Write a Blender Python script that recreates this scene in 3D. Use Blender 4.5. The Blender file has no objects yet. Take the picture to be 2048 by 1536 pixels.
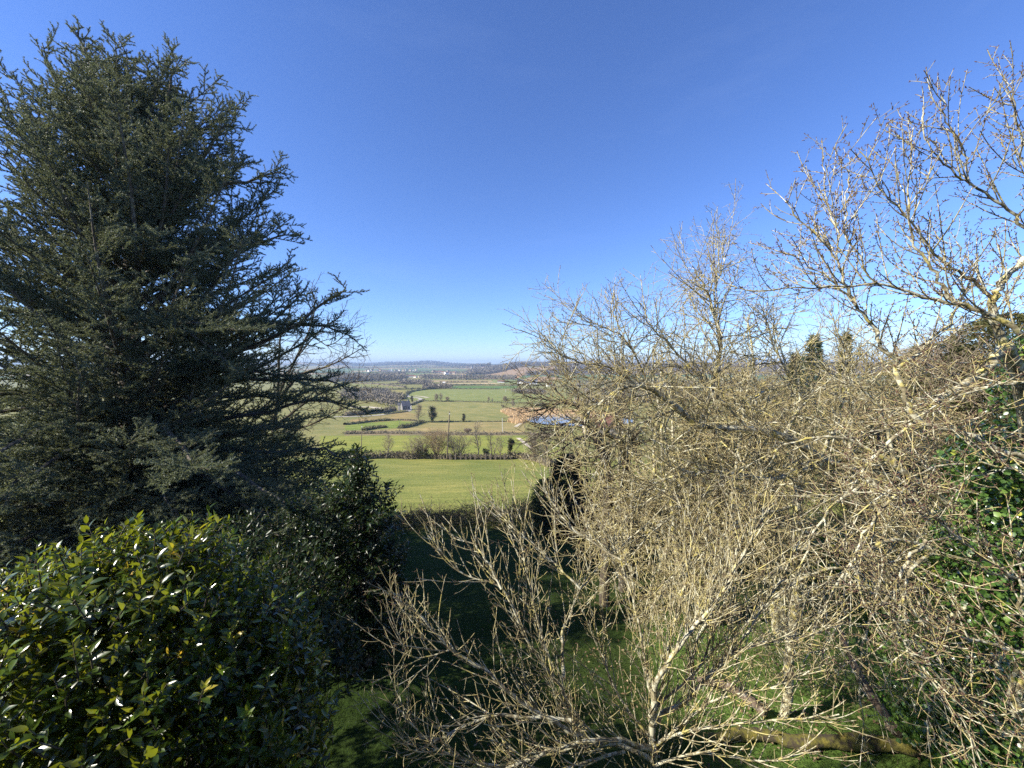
import bpy, math, random
import numpy as np
from mathutils import Vector

rng = np.random.default_rng(11)
R = random.Random(5)
C = bpy.context.scene.collection
rad = math.radians
Z0 = 6.5                      # eye height above the lawn by the house
FPX = 772.0                   # focal length in pixels of the 2048 px wide photograph
PITCH = rad(2.97)

# ------------------------------------------------------------------ camera helper
def ray(px, py):
    cx, cy = (px - 1024.0) / FPX, (768.0 - py) / FPX
    c, s = math.cos(PITCH), math.sin(PITCH)
    return (cx, c + cy * s, -s + cy * c)

def at(px, py, Y):
    d = ray(px, py)
    t = Y / d[1]
    return (d[0] * t, Y, Z0 + d[2] * t)

# ------------------------------------------------------------------ terrain
_py = np.array([-30, 0, 8, 16, 24, 28, 55, 82, 105, 140, 210, 300, 400, 560, 750, 1000, 1450, 2100, 3500, 5000, 6300, 9500.])
_pd = np.array([6.3, 6.5, 7.2, 8.6, 10.2, 10.7, 15.9, 20.6, 23.0, 25.6, 31.4, 35.6, 38.4, 40.9, 42.8, 44.1, 45.0, 46.0, 34., 8., -20., 0.])
def _slopes(x, y):
    h = np.diff(x); d = np.diff(y) / h
    m = np.zeros(len(x)); m[0] = d[0]; m[-1] = d[-1]
    for i in range(1, len(x) - 1):
        if d[i - 1] * d[i] > 0:
            w1, w2 = 2 * h[i] + h[i - 1], h[i] + 2 * h[i - 1]
            m[i] = (w1 + w2) / (w1 / d[i - 1] + w2 / d[i])
    return m
_pm = _slopes(_py, _pd)
def herm(q):
    q = np.clip(q, _py[0], _py[-1])
    i = np.clip(np.searchsorted(_py, q) - 1, 0, len(_py) - 2)
    h = _py[i + 1] - _py[i]; t = (q - _py[i]) / h
    return ((2*t**3 - 3*t**2 + 1) * _pd[i] + (t**3 - 2*t**2 + t) * h * _pm[i]
            + (-2*t**3 + 3*t**2) * _pd[i + 1] + (t**3 - t**2) * h * _pm[i + 1])
def sst(a, b, x):
    t = np.clip((x - a) / (b - a), 0, 1)
    return t * t * (3 - 2 * t)
POND = None
def zt(X, Y):
    X = np.asarray(X, float); Y = np.asarray(Y, float)
    z = Z0 - herm(Y)
    a = X / np.maximum(Y, 20.)
    # wooded hill with ploughed fields on the right
    hill = sst(-.17, .03, a) * sst(1350, 2900, Y) * (1 - .25 * sst(3400, 5200, Y))
    z = z + hill * np.maximum(0, 8.0 + 10 * sst(0, .6, a) - z)
    # slow undulation of the valley and of the far ridge
    und = sst(150, 900, Y)
    z = z + und * (1.5 * np.sin(X / 210. + 1.3) * np.sin(Y / 330. + .4) + 1.0 * np.sin(X / 90. + Y / 140.))
    rg = sst(3600, 6000, Y)
    z = z + rg * (14 * np.sin(a * 9 + 2.2) + 9 * np.sin(a * 23 + .7) + 6 * np.sin(a * 57 + 1.) - 30 * sst(-.25, -.1, a) + 6)
    # the garden falls slightly to the left
    z = z + .035 * np.clip(X, -14, 14) * (1 - sst(30, 70, Y))
    if POND is not None:
        ins = sst(-.35, .25, pond_in(X, Y))
        z = z * (1 - ins) + (POND[2] - .8) * ins
    return z
def pond_in(X, Y):
    cx, cy, lv, rx, ry = POND
    return 1 - np.sqrt(((X - cx) / rx) ** 2 + ((Y - cy) / ry) ** 2)
def g(px, py):
    """The point of the ground seen at a pixel of the photograph."""
    d = ray(px, py)
    ys = np.geomspace(2.0, 9400., 1500)
    zr = Z0 + d[2] / d[1] * ys
    hit = np.nonzero(zr < zt(d[0] / d[1] * ys, ys))[0]
    if len(hit) == 0:
        y = 6200.
    else:
        k = hit[0]; lo, hi = ys[max(k - 1, 0)], ys[k]
        for _ in range(25):
            m = .5 * (lo + hi)
            if Z0 + d[2] / d[1] * m < float(zt(d[0] / d[1] * m, m)): hi = m
            else: lo = m
        y = hi
    x = d[0] / d[1] * y
    return (x, y, float(zt(x, y)))
def ground(x, y):
    return (x, y, float(zt(x, y)))
_a, _b, _c, _n = g(1070, 846), g(1250, 846), g(1150, 839), g(1150, 851.5)
POND = ((_a[0] + _b[0]) / 2, (_c[1] + _n[1]) / 2, _n[2] + .1, (_b[0] - _a[0]) / 2 + 2, (_c[1] - _n[1]) / 2)

# ------------------------------------------------------------------ mesh building
def mk(name, parts, mats, parent=None, smooth=True):
    """parts: list of (V, F, material index, tint) with F an (n,3) or (n,4) array; tint one value or one per vertex"""
    V, LI, LT, MI, TN = [], [], [], [], []
    off = 0
    for v, f, mi, tn in parts:
        v = np.asarray(v, np.float32).reshape(-1, 3)
        f = np.asarray(f, np.int32)
        if len(f) == 0: continue
        V.append(v); LI.append((f + off).ravel()); LT.append(np.full(len(f), f.shape[1], np.int32))
        MI.append(np.full(len(f), mi, np.int32) if np.isscalar(mi) else np.asarray(mi, np.int32))
        TN.append(np.full(len(v), tn, np.float32) if np.isscalar(tn) else np.asarray(tn, np.float32))
        off += len(v)
    V = np.concatenate(V); LI = np.concatenate(LI); LT = np.concatenate(LT); MI = np.concatenate(MI); TN = np.concatenate(TN)
    me = bpy.data.meshes.new(name)
    me.vertices.add(len(V)); me.vertices.foreach_set('co', V.ravel())
    me.loops.add(len(LI)); me.loops.foreach_set('vertex_index', LI)
    me.polygons.add(len(LT))
    me.polygons.foreach_set('loop_start', (np.cumsum(LT) - LT).astype(np.int32))
    me.polygons.foreach_set('loop_total', LT)
    for m in mats: me.materials.append(m)
    me.polygons.foreach_set('material_index', MI)
    me.polygons.foreach_set('use_smooth', np.full(len(LT), smooth, bool))
    at_ = me.attributes.new('tint', 'FLOAT', 'POINT'); at_.data.foreach_set('value', TN)
    me.update(calc_edges=True)
    o = bpy.data.objects.new(name, me); C.objects.link(o)
    if parent is not None:
        o.parent = parent
        o.matrix_parent_inverse = parent.matrix_world.inverted()
    return o

def tag(o, label=None, cat=None, group=None, kind=None):
    if label: o['label'] = label
    if cat: o['category'] = cat
    if group: o['group'] = group
    if kind: o['kind'] = kind
    return o
def thing(name, loc, label, cat, group=None):
    o = bpy.data.objects.new(name, None); C.objects.link(o)
    o.location = loc; o.empty_display_size = .3
    bpy.context.view_layer.update()
    return tag(o, label, cat, group)

def tubes(polys, sides):
    """polys: list of (pts, radii, tint); one mesh part per number of points"""
    out = []
    by = {}
    for p, r, t in polys:
        by.setdefault(len(p), []).append((p, r, t))
    for n, ls in by.items():
        P = np.array([a[0] for a in ls], float); Rr = np.array([a[1] for a in ls], float)
        tn = np.array([a[2] for a in ls], float)
        if tn.ndim == 1: tn = np.repeat(tn[:, None], n, 1)
        T = np.gradient(P, axis=1); T /= np.linalg.norm(T, axis=2, keepdims=True) + 1e-12
        t0 = P[:, -1] - P[:, 0]; t0 /= np.linalg.norm(t0, axis=1, keepdims=True) + 1e-12
        ref = np.where(np.abs(t0[:, 2:3]) > .8, np.array([[1., .13, 0]]), np.array([[.1, .07, 1.]]))
        rf = np.cross(t0, ref); rf /= np.linalg.norm(rf, axis=1, keepdims=True) + 1e-12
        nn = rf[:, None, :] - (T * rf[:, None, :]).sum(2, keepdims=True) * T
        nn /= np.linalg.norm(nn, axis=2, keepdims=True) + 1e-12
        bb = np.cross(T, nn)
        ang = np.arange(sides) * 2 * math.pi / sides
        V = (P[:, :, None, :] + Rr[:, :, None, None] * (np.cos(ang)[None, None, :, None] * nn[:, :, None, :] + np.sin(ang)[None, None, :, None] * bb[:, :, None, :]))
        m = len(ls)
        base = (np.arange(m) * n * sides)[:, None, None]
        i = (np.arange(n - 1) * sides)[None, :, None]; k = np.arange(sides)[None, None, :]; k2 = (k + 1) % sides
        F = np.stack([base + i + k, base + i + k2, base + i + sides + k2, base + i + sides + k], -1).reshape(-1, 4)
        out.append((V.reshape(-1, 3), F, np.repeat(tn, sides, 1).ravel()))
    return out

def nrm(v):
    l = math.sqrt(v[0]*v[0] + v[1]*v[1] + v[2]*v[2]) or 1.
    return (v[0]/l, v[1]/l, v[2]/l)
def cross(a, b):
    return (a[1]*b[2]-a[2]*b[1], a[2]*b[0]-a[0]*b[2], a[0]*b[1]-a[1]*b[0])

def grow(p, d, L, n, wander, up, rnd):
    st = L / (n - 1); pts = [p]; x, y, z = p; dx, dy, dz = d
    gs = rnd.gauss
    bx, by, bz = gs(0, wander*.75), gs(0, wander*.75), gs(0, wander*.75)
    w2 = wander*.38
    for _ in range(n - 1):
        dx += bx + gs(0, w2); dy += by + gs(0, w2); dz += bz + gs(0, w2) + up * st
        l = math.sqrt(dx*dx + dy*dy + dz*dz) or 1.
        dx /= l; dy /= l; dz /= l
        x += dx*st; y += dy*st; z += dz*st
        pts.append((x, y, z))
    return pts

def smooth_line(pts, n, wig, rnd):
    """Catmull-Rom through the given points, n points, with a little wandering"""
    P = np.array(pts, float)
    if len(P) == 2: P = np.array([P[0], .5*(P[0]+P[1]), P[1]])
    E = np.vstack([2*P[0]-P[1], P, 2*P[-1]-P[-2]])
    out = []
    for q in np.linspace(0, len(P) - 1 - 1e-6, n):
        i = int(q); t = q - i
        a, b, c, d = E[i], E[i+1], E[i+2], E[i+3]
        v = .5*((2*b) + (c-a)*t + (2*a-5*b+4*c-d)*t*t + (3*b-a-3*c+d)*t**3)
        out.append((v[0] + rnd.gauss(0, wig), v[1] + rnd.gauss(0, wig), v[2] + rnd.gauss(0, wig)))
    return out

def sprout(polys, parents, spec, rnd, inside=None):
    """Grow the next order of branches along the parents. spec keys: gap, start, len, ang, up, wan, n, r, tint, pull"""
    kids = []
    lo, hi = spec['len']; a0, a1 = spec['ang']
    pull = spec.get('pull')
    for pts, rr, tt in parents:
        n = len(pts)
        seg = [math.dist(pts[i], pts[i+1]) for i in range(n-1)]
        tot = sum(seg)
        s = tot * spec.get('start', .15) + rnd.random() * spec['gap']
        phi = rnd.random() * 6.28
        while s < tot * .985:
            q = s; i = 0
            while i < n - 2 and q > seg[i]: q -= seg[i]; i += 1
            t = min(1., q / (seg[i] or 1))
            p = tuple(pts[i][k] + (pts[i+1][k]-pts[i][k])*t for k in range(3))
            d = nrm(tuple(pts[i+1][k]-pts[i][k] for k in range(3)))
            u = cross(d, (0, 0, 1)) if abs(d[2]) < .9 else cross(d, (1, 0, 0)); u = nrm(u); v = cross(d, u)
            phi += 2.4 + rnd.gauss(0, .5)
            an = rad(rnd.uniform(a0, a1)); ca, sa = math.cos(an), math.sin(an)
            dd = tuple(d[k]*ca + (u[k]*math.cos(phi) + v[k]*math.sin(phi))*sa for k in range(3))
            if pull: dd = nrm(tuple(dd[k] + pull[k] for k in range(3)))
            f = s / tot
            L = rnd.uniform(lo, hi) * (1 - spec.get('tip', .45) * f)
            pr = rr[i] + (rr[i+1]-rr[i])*t
            r0 = min(spec['r'][0], pr * .7) * rnd.uniform(.8, 1.15)
            np_ = spec['n']
            np2 = grow(p, dd, L, np_, spec['wan'], spec['up'], rnd)
            if inside is not None and not inside(np2[-1]):
                np2 = grow(p, dd, L*.45, np_, spec['wan'], spec['up'], rnd)
                if not inside(np2[-1]):
                    s += spec['gap'] * rnd.uniform(.6, 1.4); continue
            r1 = spec['r'][1]
            nr = [r0 + (min(r1, r0) - r0) * (k/(np_-1)) for k in range(np_)]
            kids.append((np2, nr, spec.get('tint', .5)))
            s += spec['gap'] * rnd.uniform(.5, 1.5)
    polys.extend(kids)
    return kids

def buds(parents, gap, size, rnd, tint=1.1):
    """Short spurs with a swollen bud, set alternately along the twigs"""
    out = []
    for pts, rr, tt in parents:
        n = len(pts)
        for i in range(n - 1):
            a, b = pts[i], pts[i+1]
            L = math.dist(a, b); m = int(L / gap + rnd.random())
            d = nrm((b[0]-a[0], b[1]-a[1], b[2]-a[2]))
            for _ in range(m):
                t = rnd.random()
                p = (a[0]+(b[0]-a[0])*t, a[1]+(b[1]-a[1])*t, a[2]+(b[2]-a[2])*t)
                q = nrm((d[0]*.5+rnd.gauss(0, .6), d[1]*.5+rnd.gauss(0, .6), d[2]*.5+rnd.gauss(0, .6)+.25))
                s = size * rnd.uniform(.6, 1.6)
                r = size * .24
                out.append(([p, tuple(p[k]+q[k]*s*.55 for k in range(3)), tuple(p[k]+q[k]*s for k in range(3))], [r*.45, r, r*.2], tint))
        e = pts[-1]; d = nrm(tuple(pts[-1][k]-pts[-2][k] for k in range(3))); s = size*.9; r = size*.22
        out.append(([e, tuple(e[k]+d[k]*s*.5 for k in range(3)), tuple(e[k]+d[k]*s for k in range(3))], [r*.5, r, r*.15], tint))
    return out

# leaves: arrays of positions, directions, face normals
_lt = np.array([(0, 0), (-.36, .26), (0, .28), (.36, .26), (-.44, .56), (0, .6), (.44, .56), (0, 1)])
_lf = np.array([(0, 2, 1), (0, 3, 2), (1, 2, 5), (1, 5, 4), (2, 3, 6), (2, 6, 5), (4, 5, 7), (5, 6, 7)])
def leaves(P, D, N, L, W, tint, fold=.25, curl=.18):
    P, D, N = (np.asarray(a, float) for a in (P, D, N)); m = len(P)
    D = D / (np.linalg.norm(D, axis=1, keepdims=True) + 1e-9)
    S = np.cross(D, N); S /= np.linalg.norm(S, axis=1, keepdims=True) + 1e-9
    N = np.cross(S, D)
    L = np.broadcast_to(np.asarray(L, float), (m,)); W = np.broadcast_to(np.asarray(W, float), (m,))
    curl = np.broadcast_to(np.asarray(curl, float), (m,))
    x = _lt[:, 0][None] * W[:, None]; y = _lt[:, 1][None] * L[:, None]
    z = fold * np.abs(x) - curl[:, None] * L[:, None] * (_lt[:, 1] ** 2)[None]
    V = P[:, None] + S[:, None] * x[..., None] + D[:, None] * y[..., None] + N[:, None] * z[..., None]
    F = (_lf[None] + (np.arange(m) * 8)[:, None, None]).reshape(-1, 3)
    return V.reshape(-1, 3), F, np.repeat(np.broadcast_to(tint, (m,)), 8)

def tris(P, D, S, L, W, tint):
    """needles and small far leaves: one triangle each"""
    P, D, S = (np.asarray(a, float) for a in (P, D, S)); m = len(P)
    D = D / (np.linalg.norm(D, axis=1, keepdims=True) + 1e-9)
    S = np.cross(D, S); S /= np.linalg.norm(S, axis=1, keepdims=True) + 1e-9
    L = np.broadcast_to(np.asarray(L, float), (m,))[:, None]; W = np.broadcast_to(np.asarray(W, float), (m,))[:, None]
    V = np.stack([P - S*W*.5, P + S*W*.5, P + D*L], 1).reshape(-1, 3)
    return V, np.arange(m*3).reshape(-1, 3), np.repeat(np.broadcast_to(tint, (m,)), 3)

def rvec(n):
    v = rng.normal(size=(n, 3)); return v / np.linalg.norm(v, axis=1, keepdims=True)

def boxv(x0, x1, y0, y1, z0, z1):
    V = [(x, y, z) for z in (z0, z1) for x, y in ((x0, y0), (x1, y0), (x1, y1), (x0, y1))]
    F = [(0, 3, 2, 1), (4, 5, 6, 7), (0, 1, 5, 4), (1, 2, 6, 5), (2, 3, 7, 6), (3, 0, 4, 7)]
    return np.array(V, float), np.array(F)
# ------------------------------------------------------------------ materials
def newmat(name):
    m = bpy.data.materials.new(name); m.use_nodes = True
    nt = m.node_tree; b = nt.nodes['Principled BSDF']
    return m, nt, b
def node(nt, t, **kw):
    n = nt.nodes.new(t)
    for k, v in kw.items():
        if k == 'inp':
            for a, b in v.items(): n.inputs[a].default_value = b
        else: setattr(n, k, v)
    return n
def ramp(nt, fac, stops, interp='LINEAR'):
    n = nt.nodes.new('ShaderNodeValToRGB'); n.color_ramp.interpolation = interp
    e = n.color_ramp.elements
    e[0].position, e[0].color = stops[0][0], (*stops[0][1], 1)
    e[1].position, e[1].color = stops[-1][0], (*stops[-1][1], 1)
    for p, c in stops[1:-1]:
        x = e.new(p); x.color = (*c, 1)
    nt.links.new(fac, n.inputs['Fac'])
    return n.outputs['Color']
def mixc(nt, fac, a, b, mode='MIX'):
    n = nt.nodes.new('ShaderNodeMix'); n.data_type = 'RGBA'; n.blend_type = mode
    for s, v in ((n.inputs['Factor'], fac), (n.inputs['A'], a), (n.inputs['B'], b)):
        if isinstance(v, bpy.types.NodeSocket): nt.links.new(v, s)
        elif isinstance(v, tuple): s.default_value = (*v, 1)
        else: s.default_value = v
    return n.outputs['Result']
def noise(nt, scale, detail=3, rough=.55, vec=None):
    n = node(nt, 'ShaderNodeTexNoise'); n.inputs['Scale'].default_value = scale
    n.inputs['Detail'].default_value = detail; n.inputs['Roughness'].default_value = rough
    if vec is None:
        tc = nt.nodes.new('ShaderNodeTexCoord'); vec = tc.outputs['Object']
    nt.links.new(vec, n.inputs['Vector'])
    return n.outputs['Fac']
def attr(nt, name='tint'):
    n = nt.nodes.new('ShaderNodeAttribute'); n.attribute_name = name
    return n

def simple(name, col, rough=.8, var=.25, scale=8., spec=.3):
    m, nt, b = newmat(name)
    f = noise(nt, scale)
    c = ramp(nt, f, [(.3, tuple(x*(1-var) for x in col)), (.7, tuple(min(1, x*(1+var)) for x in col))])
    nt.links.new(c, b.inputs['Base Color'])
    b.inputs['Roughness'].default_value = rough
    b.inputs['Specular IOR Level'].default_value = spec
    return m

def bark(name, old, old2, lichen, yellow, young, amount=.5, scale=9., bud=None):
    """tint 0 = old thick wood, 1 = young twig; grey and mustard lichen in patches on the old wood"""
    m, nt, b = newmat(name)
    a = attr(nt).outputs['Fac']
    n1 = noise(nt, scale, 4, .65); n2 = noise(nt, scale*2.3, 3); n3 = noise(nt, scale*.55, 3)
    c = ramp(nt, n2, [(.3, old), (.7, old2)])
    f1 = node(nt, 'ShaderNodeMapRange', inp={'From Min': .62-.3*amount, 'From Max': .72-.3*amount}); nt.links.new(n1, f1.inputs['Value'])
    c = mixc(nt, f1.outputs['Result'], c, lichen)
    f2 = node(nt, 'ShaderNodeMapRange', inp={'From Min': .55, 'From Max': .64}); nt.links.new(n3, f2.inputs['Value'])
    mm = node(nt, 'ShaderNodeMath', operation='MULTIPLY'); nt.links.new(f2.outputs['Result'], mm.inputs[0]); mm.inputs[1].default_value = .75
    c = mixc(nt, mm.outputs['Value'], c, yellow)
    if bud:
        nv = noise(nt, 2.6, 3, .6)
        young = ramp(nt, nv, [(.36, tuple(x*.5 for x in young)), (.5, young), (.66, (young[0]*1.12, young[1]*1.1, young[2]*.85))])
    fy = node(nt, 'ShaderNodeMapRange', inp={'From Min': .55, 'From Max': .95}); nt.links.new(a, fy.inputs['Value'])
    c = mixc(nt, fy.outputs['Result'], c, young)
    if bud:
        fb = node(nt, 'ShaderNodeMapRange', inp={'From Min': .97, 'From Max': 1.05}); nt.links.new(a, fb.inputs['Value'])
        c = mixc(nt, fb.outputs['Result'], c, bud)
    nt.links.new(c, b.inputs['Base Color'])
    b.inputs['Roughness'].default_value = .85; b.inputs['Specular IOR Level'].default_value = .25
    bp = node(nt, 'ShaderNodeBump', inp={'Strength': .6, 'Distance': .01}); nt.links.new(n1, bp.inputs['Height'])
    nt.links.new(bp.outputs['Normal'], b.inputs['Normal'])
    return m

def leafmat(name, stops, rough=.3, trans=.25, tcol=(.25, .4, .03), spec=.5, noise_s=None, coat=0):
    """colour runs along the tint attribute; part of the light passes through the blade"""
    m, nt, b = newmat(name)
    a = attr(nt).outputs['Fac']
    c = ramp(nt, a, stops)
    if noise_s:
        f = noise(nt, noise_s, 2)
        k = ramp(nt, f, [(.3, (.7, .7, .7)), (.7, (1.25, 1.25, 1.25))])
        c = mixc(nt, 1., c, k, 'MULTIPLY')
    nt.links.new(c, b.inputs['Base Color'])
    b.inputs['Roughness'].default_value = rough; b.inputs['Specular IOR Level'].default_value = spec
    if coat: b.inputs['Coat Weight'].default_value = coat; b.inputs['Coat Roughness'].default_value = .2
    if trans > 0:
        tr = nt.nodes.new('ShaderNodeBsdfTranslucent')
        t = mixc(nt, .55, c, tcol)
        nt.links.new(t, tr.inputs['Color'])
        mx = node(nt, 'ShaderNodeMixShader'); mx.inputs['Fac'].default_value = trans
        nt.links.new(b.outputs['BSDF'], mx.inputs[1]); nt.links.new(tr.outputs['BSDF'], mx.inputs[2])
        nt.links.new(mx.outputs['Shader'], nt.nodes['Material Output'].inputs['Surface'])
    return m

M = {}
M['fruit_bark'] = bark('lichened fruit bark', (.11, .09, .055), (.33, .29, .175), (.56, .54, .40), (.50, .43, .12), (.45, .38, .18), .5, 11, (.14, .08, .06))
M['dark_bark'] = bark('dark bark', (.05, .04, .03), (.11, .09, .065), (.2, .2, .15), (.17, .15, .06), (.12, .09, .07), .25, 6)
M['far_bark'] = bark('far bark', (.14, .12, .085), (.24, .20, .14), (.32, .29, .21), (.28, .25, .12), (.30, .24, .17), .3, .8)
M['orange_twig'] = bark('willow twigs', (.12, .095, .06), (.18, .14, .09), (.24, .2, .13), (.24, .19, .09), (.36, .265, .155), .3, .8)
M['cedar_bark'] = bark('cedar bark', (.07, .055, .045), (.14, .115, .09), (.2, .2, .17), (.16, .16, .09), (.16, .12, .09), .35, 5)
M['needle'] = leafmat('cedar needles', [(0, (.065, .09, .058)), (.5, (.145, .175, .115)), (1, (.29, .30, .18))], .5, .25, (.38, .4, .12), .35)
M['laurel'] = leafmat('laurel leaf', [(0, (.015, .032, .005)), (.6, (.05, .088, .012)), (.86, (.13, .2, .022)), (.93, (.38, .35, .04)), (1, (.6, .36, .03))], .27, .32, (.55, .6, .03), .5, None, .3)
M['magnolia'] = leafmat('evergreen shrub leaf', [(0, (.012, .025, .008)), (.8, (.022, .042, .011)), (1, (.09, .1, .03))], .36, .1, (.2, .3, .03), .35)
M['ivy'] = leafmat('ivy leaf', [(0, (.035, .08, .016)), (.6, (.085, .165, .032)), (.9, (.18, .28, .06)), (1, (.5, .46, .05))], .3, .2, (.3, .45, .04), .55, None, .4)
M['bramble'] = leafmat('bramble leaf', [(0, (.05, .055, .025)), (.6, (.085, .09, .035)), (1, (.17, .12, .06))], .6, .15, (.2, .25, .05), .3)
M['field_hedge'] = leafmat('field hedge', [(0, (.09, .09, .045)), (.6, (.15, .145, .075)), (1, (.2, .18, .10))], .7, 0, (.1, .1, .05), .2)
M['conifer'] = leafmat('conifer foliage', [(0, (.022, .042, .02)), (1, (.06, .085, .035))], .6, .08, (.12, .2, .04), .3)
M['thicket'] = leafmat('olive foliage', [(0, (.07, .075, .03)), (1, (.17, .16, .06))], .7, .12, (.2, .22, .05), .2)
M['hedge'] = leafmat('bare hedge twigs', [(0, (.12, .10, .065)), (.6, (.21, .175, .115)), (1, (.22, .21, .11))], .8, 0, (.1, .1, .05), .2)
M['wood_far'] = leafmat('bare woodland', [(0, (.14, .12, .095)), (.6, (.23, .20, .15)), (1, (.29, .25, .19))], .9, 0, (.1, .1, .05), .1)
M['reed'] = leafmat('dry reed', [(0, (.5, .35, .18)), (1, (.75, .55, .32))], .7, .2, (.6, .4, .2), .2)
M['grass'] = leafmat('lawn grass', [(0, (.016, .034, .007)), (.55, (.040, .070, .013)), (.85, (.085, .115, .025)), (1, (.11, .12, .04))], .55, .3, (.18, .32, .03), .3)
M['pole'] = simple('weathered pole', (.2, .16, .11), .8, .3, 3)
M['post'] = simple('grey fence post', (.16, .13, .10), .85, .3, 3)
M['palepole'] = simple('pale post', (.6, .57, .5), .7, .15, 2)
M['white'] = simple('white render', (.75, .72, .66), .7, .08, .2)
M['stone'] = simple('pale stone', (.5, .43, .33), .8, .15, .3)
M['greystone'] = simple('grey stone', (.22, .21, .21), .8, .2, .3)
M['tile'] = simple('brown tile', (.2, .10, .065), .8, .2, .4)
M['slate'] = simple('slate', (.10, .10, .115), .6, .2, .4)
M['pane'] = simple('window glass', (.05, .06, .07), .2, .1, 1)
M['road'] = simple('pale lane', (.42, .38, .31), .9, .12, .2)
M['track'] = simple('chalky track', (.55, .47, .33), .9, .15, .3)
M['dirt'] = simple('bare earth', (.2, .14, .09), .95, .25, .5)
m, nt, b = newmat('moss')
f = noise(nt, 7, 4); f2 = noise(nt, 30, 3)
c = ramp(nt, f, [(.38, (.055, .042, .025)), (.5, (.11, .10, .022)), (.72, (.24, .195, .03))])
nt.links.new(c, b.inputs['Base Color']); b.inputs['Roughness'].default_value = .95
bp = node(nt, 'ShaderNodeBump', inp={'Strength': .8, 'Distance': .02}); nt.links.new(f2, bp.inputs['Height']); nt.links.new(bp.outputs['Normal'], b.inputs['Normal'])
M['moss'] = m
m, nt, b = newmat('rotten wood')
f = noise(nt, 6, 5); c = ramp(nt, f, [(.35, (.05, .035, .025)), (.5, (.11, .08, .055)), (.62, (.15, .11, .08)), (.72, (.34, .31, .25))])
nt.links.new(c, b.inputs['Base Color']); b.inputs['Roughness'].default_value = .9
M['rotten'] = m
m, nt, b = newmat('pond water')
b.inputs['Specular IOR Level'].default_value = .3; b.inputs['Base Color'].default_value = (.22, .25, .27, 1); b.inputs['Roughness'].default_value = .2
f = noise(nt, .8, 3); bp = node(nt, 'ShaderNodeBump', inp={'Strength': .08, 'Distance': .04}); nt.links.new(f, bp.inputs['Height']); nt.links.new(bp.outputs['Normal'], b.inputs['Normal'])
M['water'] = m

# ground: base colour of each field from a colour attribute, broken up by noise at several sizes
m, nt, b = newmat('ground cover')
ca = attr(nt, 'cover').outputs['Color']
tc = nt.nodes.new('ShaderNodeTexCoord'); geo = tc.outputs['Object']
mp = node(nt, 'ShaderNodeMapping'); mp.inputs['Scale'].default_value = (.12, 1.0, 1.); nt.links.new(geo, mp.inputs['Vector'])
n_s = noise(nt, 1.1, 5, .7, mp.outputs['Vector'])      # drilled rows and tractor lines across the slope
n_m = noise(nt, .09, 5, .6, geo)
n_f = noise(nt, 3.2, 4, .7, geo)
k1 = ramp(nt, n_s, [(.33, (.72, .78, .68)), (.5, (1, 1, 1)), (.68, (1.36, 1.24, 1.36))])
k2 = ramp(nt, n_m, [(.3, (.74, .84, .78)), (.7, (1.28, 1.16, 1.2))])
k3 = ramp(nt, n_f, [(.25, (.7, .74, .7)), (.75, (1.25, 1.22, 1.2))])
c = mixc(nt, 1., ca, k1, 'MULTIPLY'); c = mixc(nt, 1., c, k2, 'MULTIPLY'); c = mixc(nt, 1., c, k3, 'MULTIPLY')
nt.links.new(c, b.inputs['Base Color']); b.inputs['Roughness'].default_value = .95; b.inputs['Specular IOR Level'].default_value = .1
bp = node(nt, 'ShaderNodeBump', inp={'Strength': .9, 'Distance': .12})
ad = node(nt, 'ShaderNodeMath', operation='ADD'); nt.links.new(n_s, ad.inputs[0]); nt.links.new(n_f, ad.inputs[1])
nt.links.new(ad.outputs['Value'], bp.inputs['Height']); nt.links.new(bp.outputs['Normal'], b.inputs['Normal'])
M['ground'] = m
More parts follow.
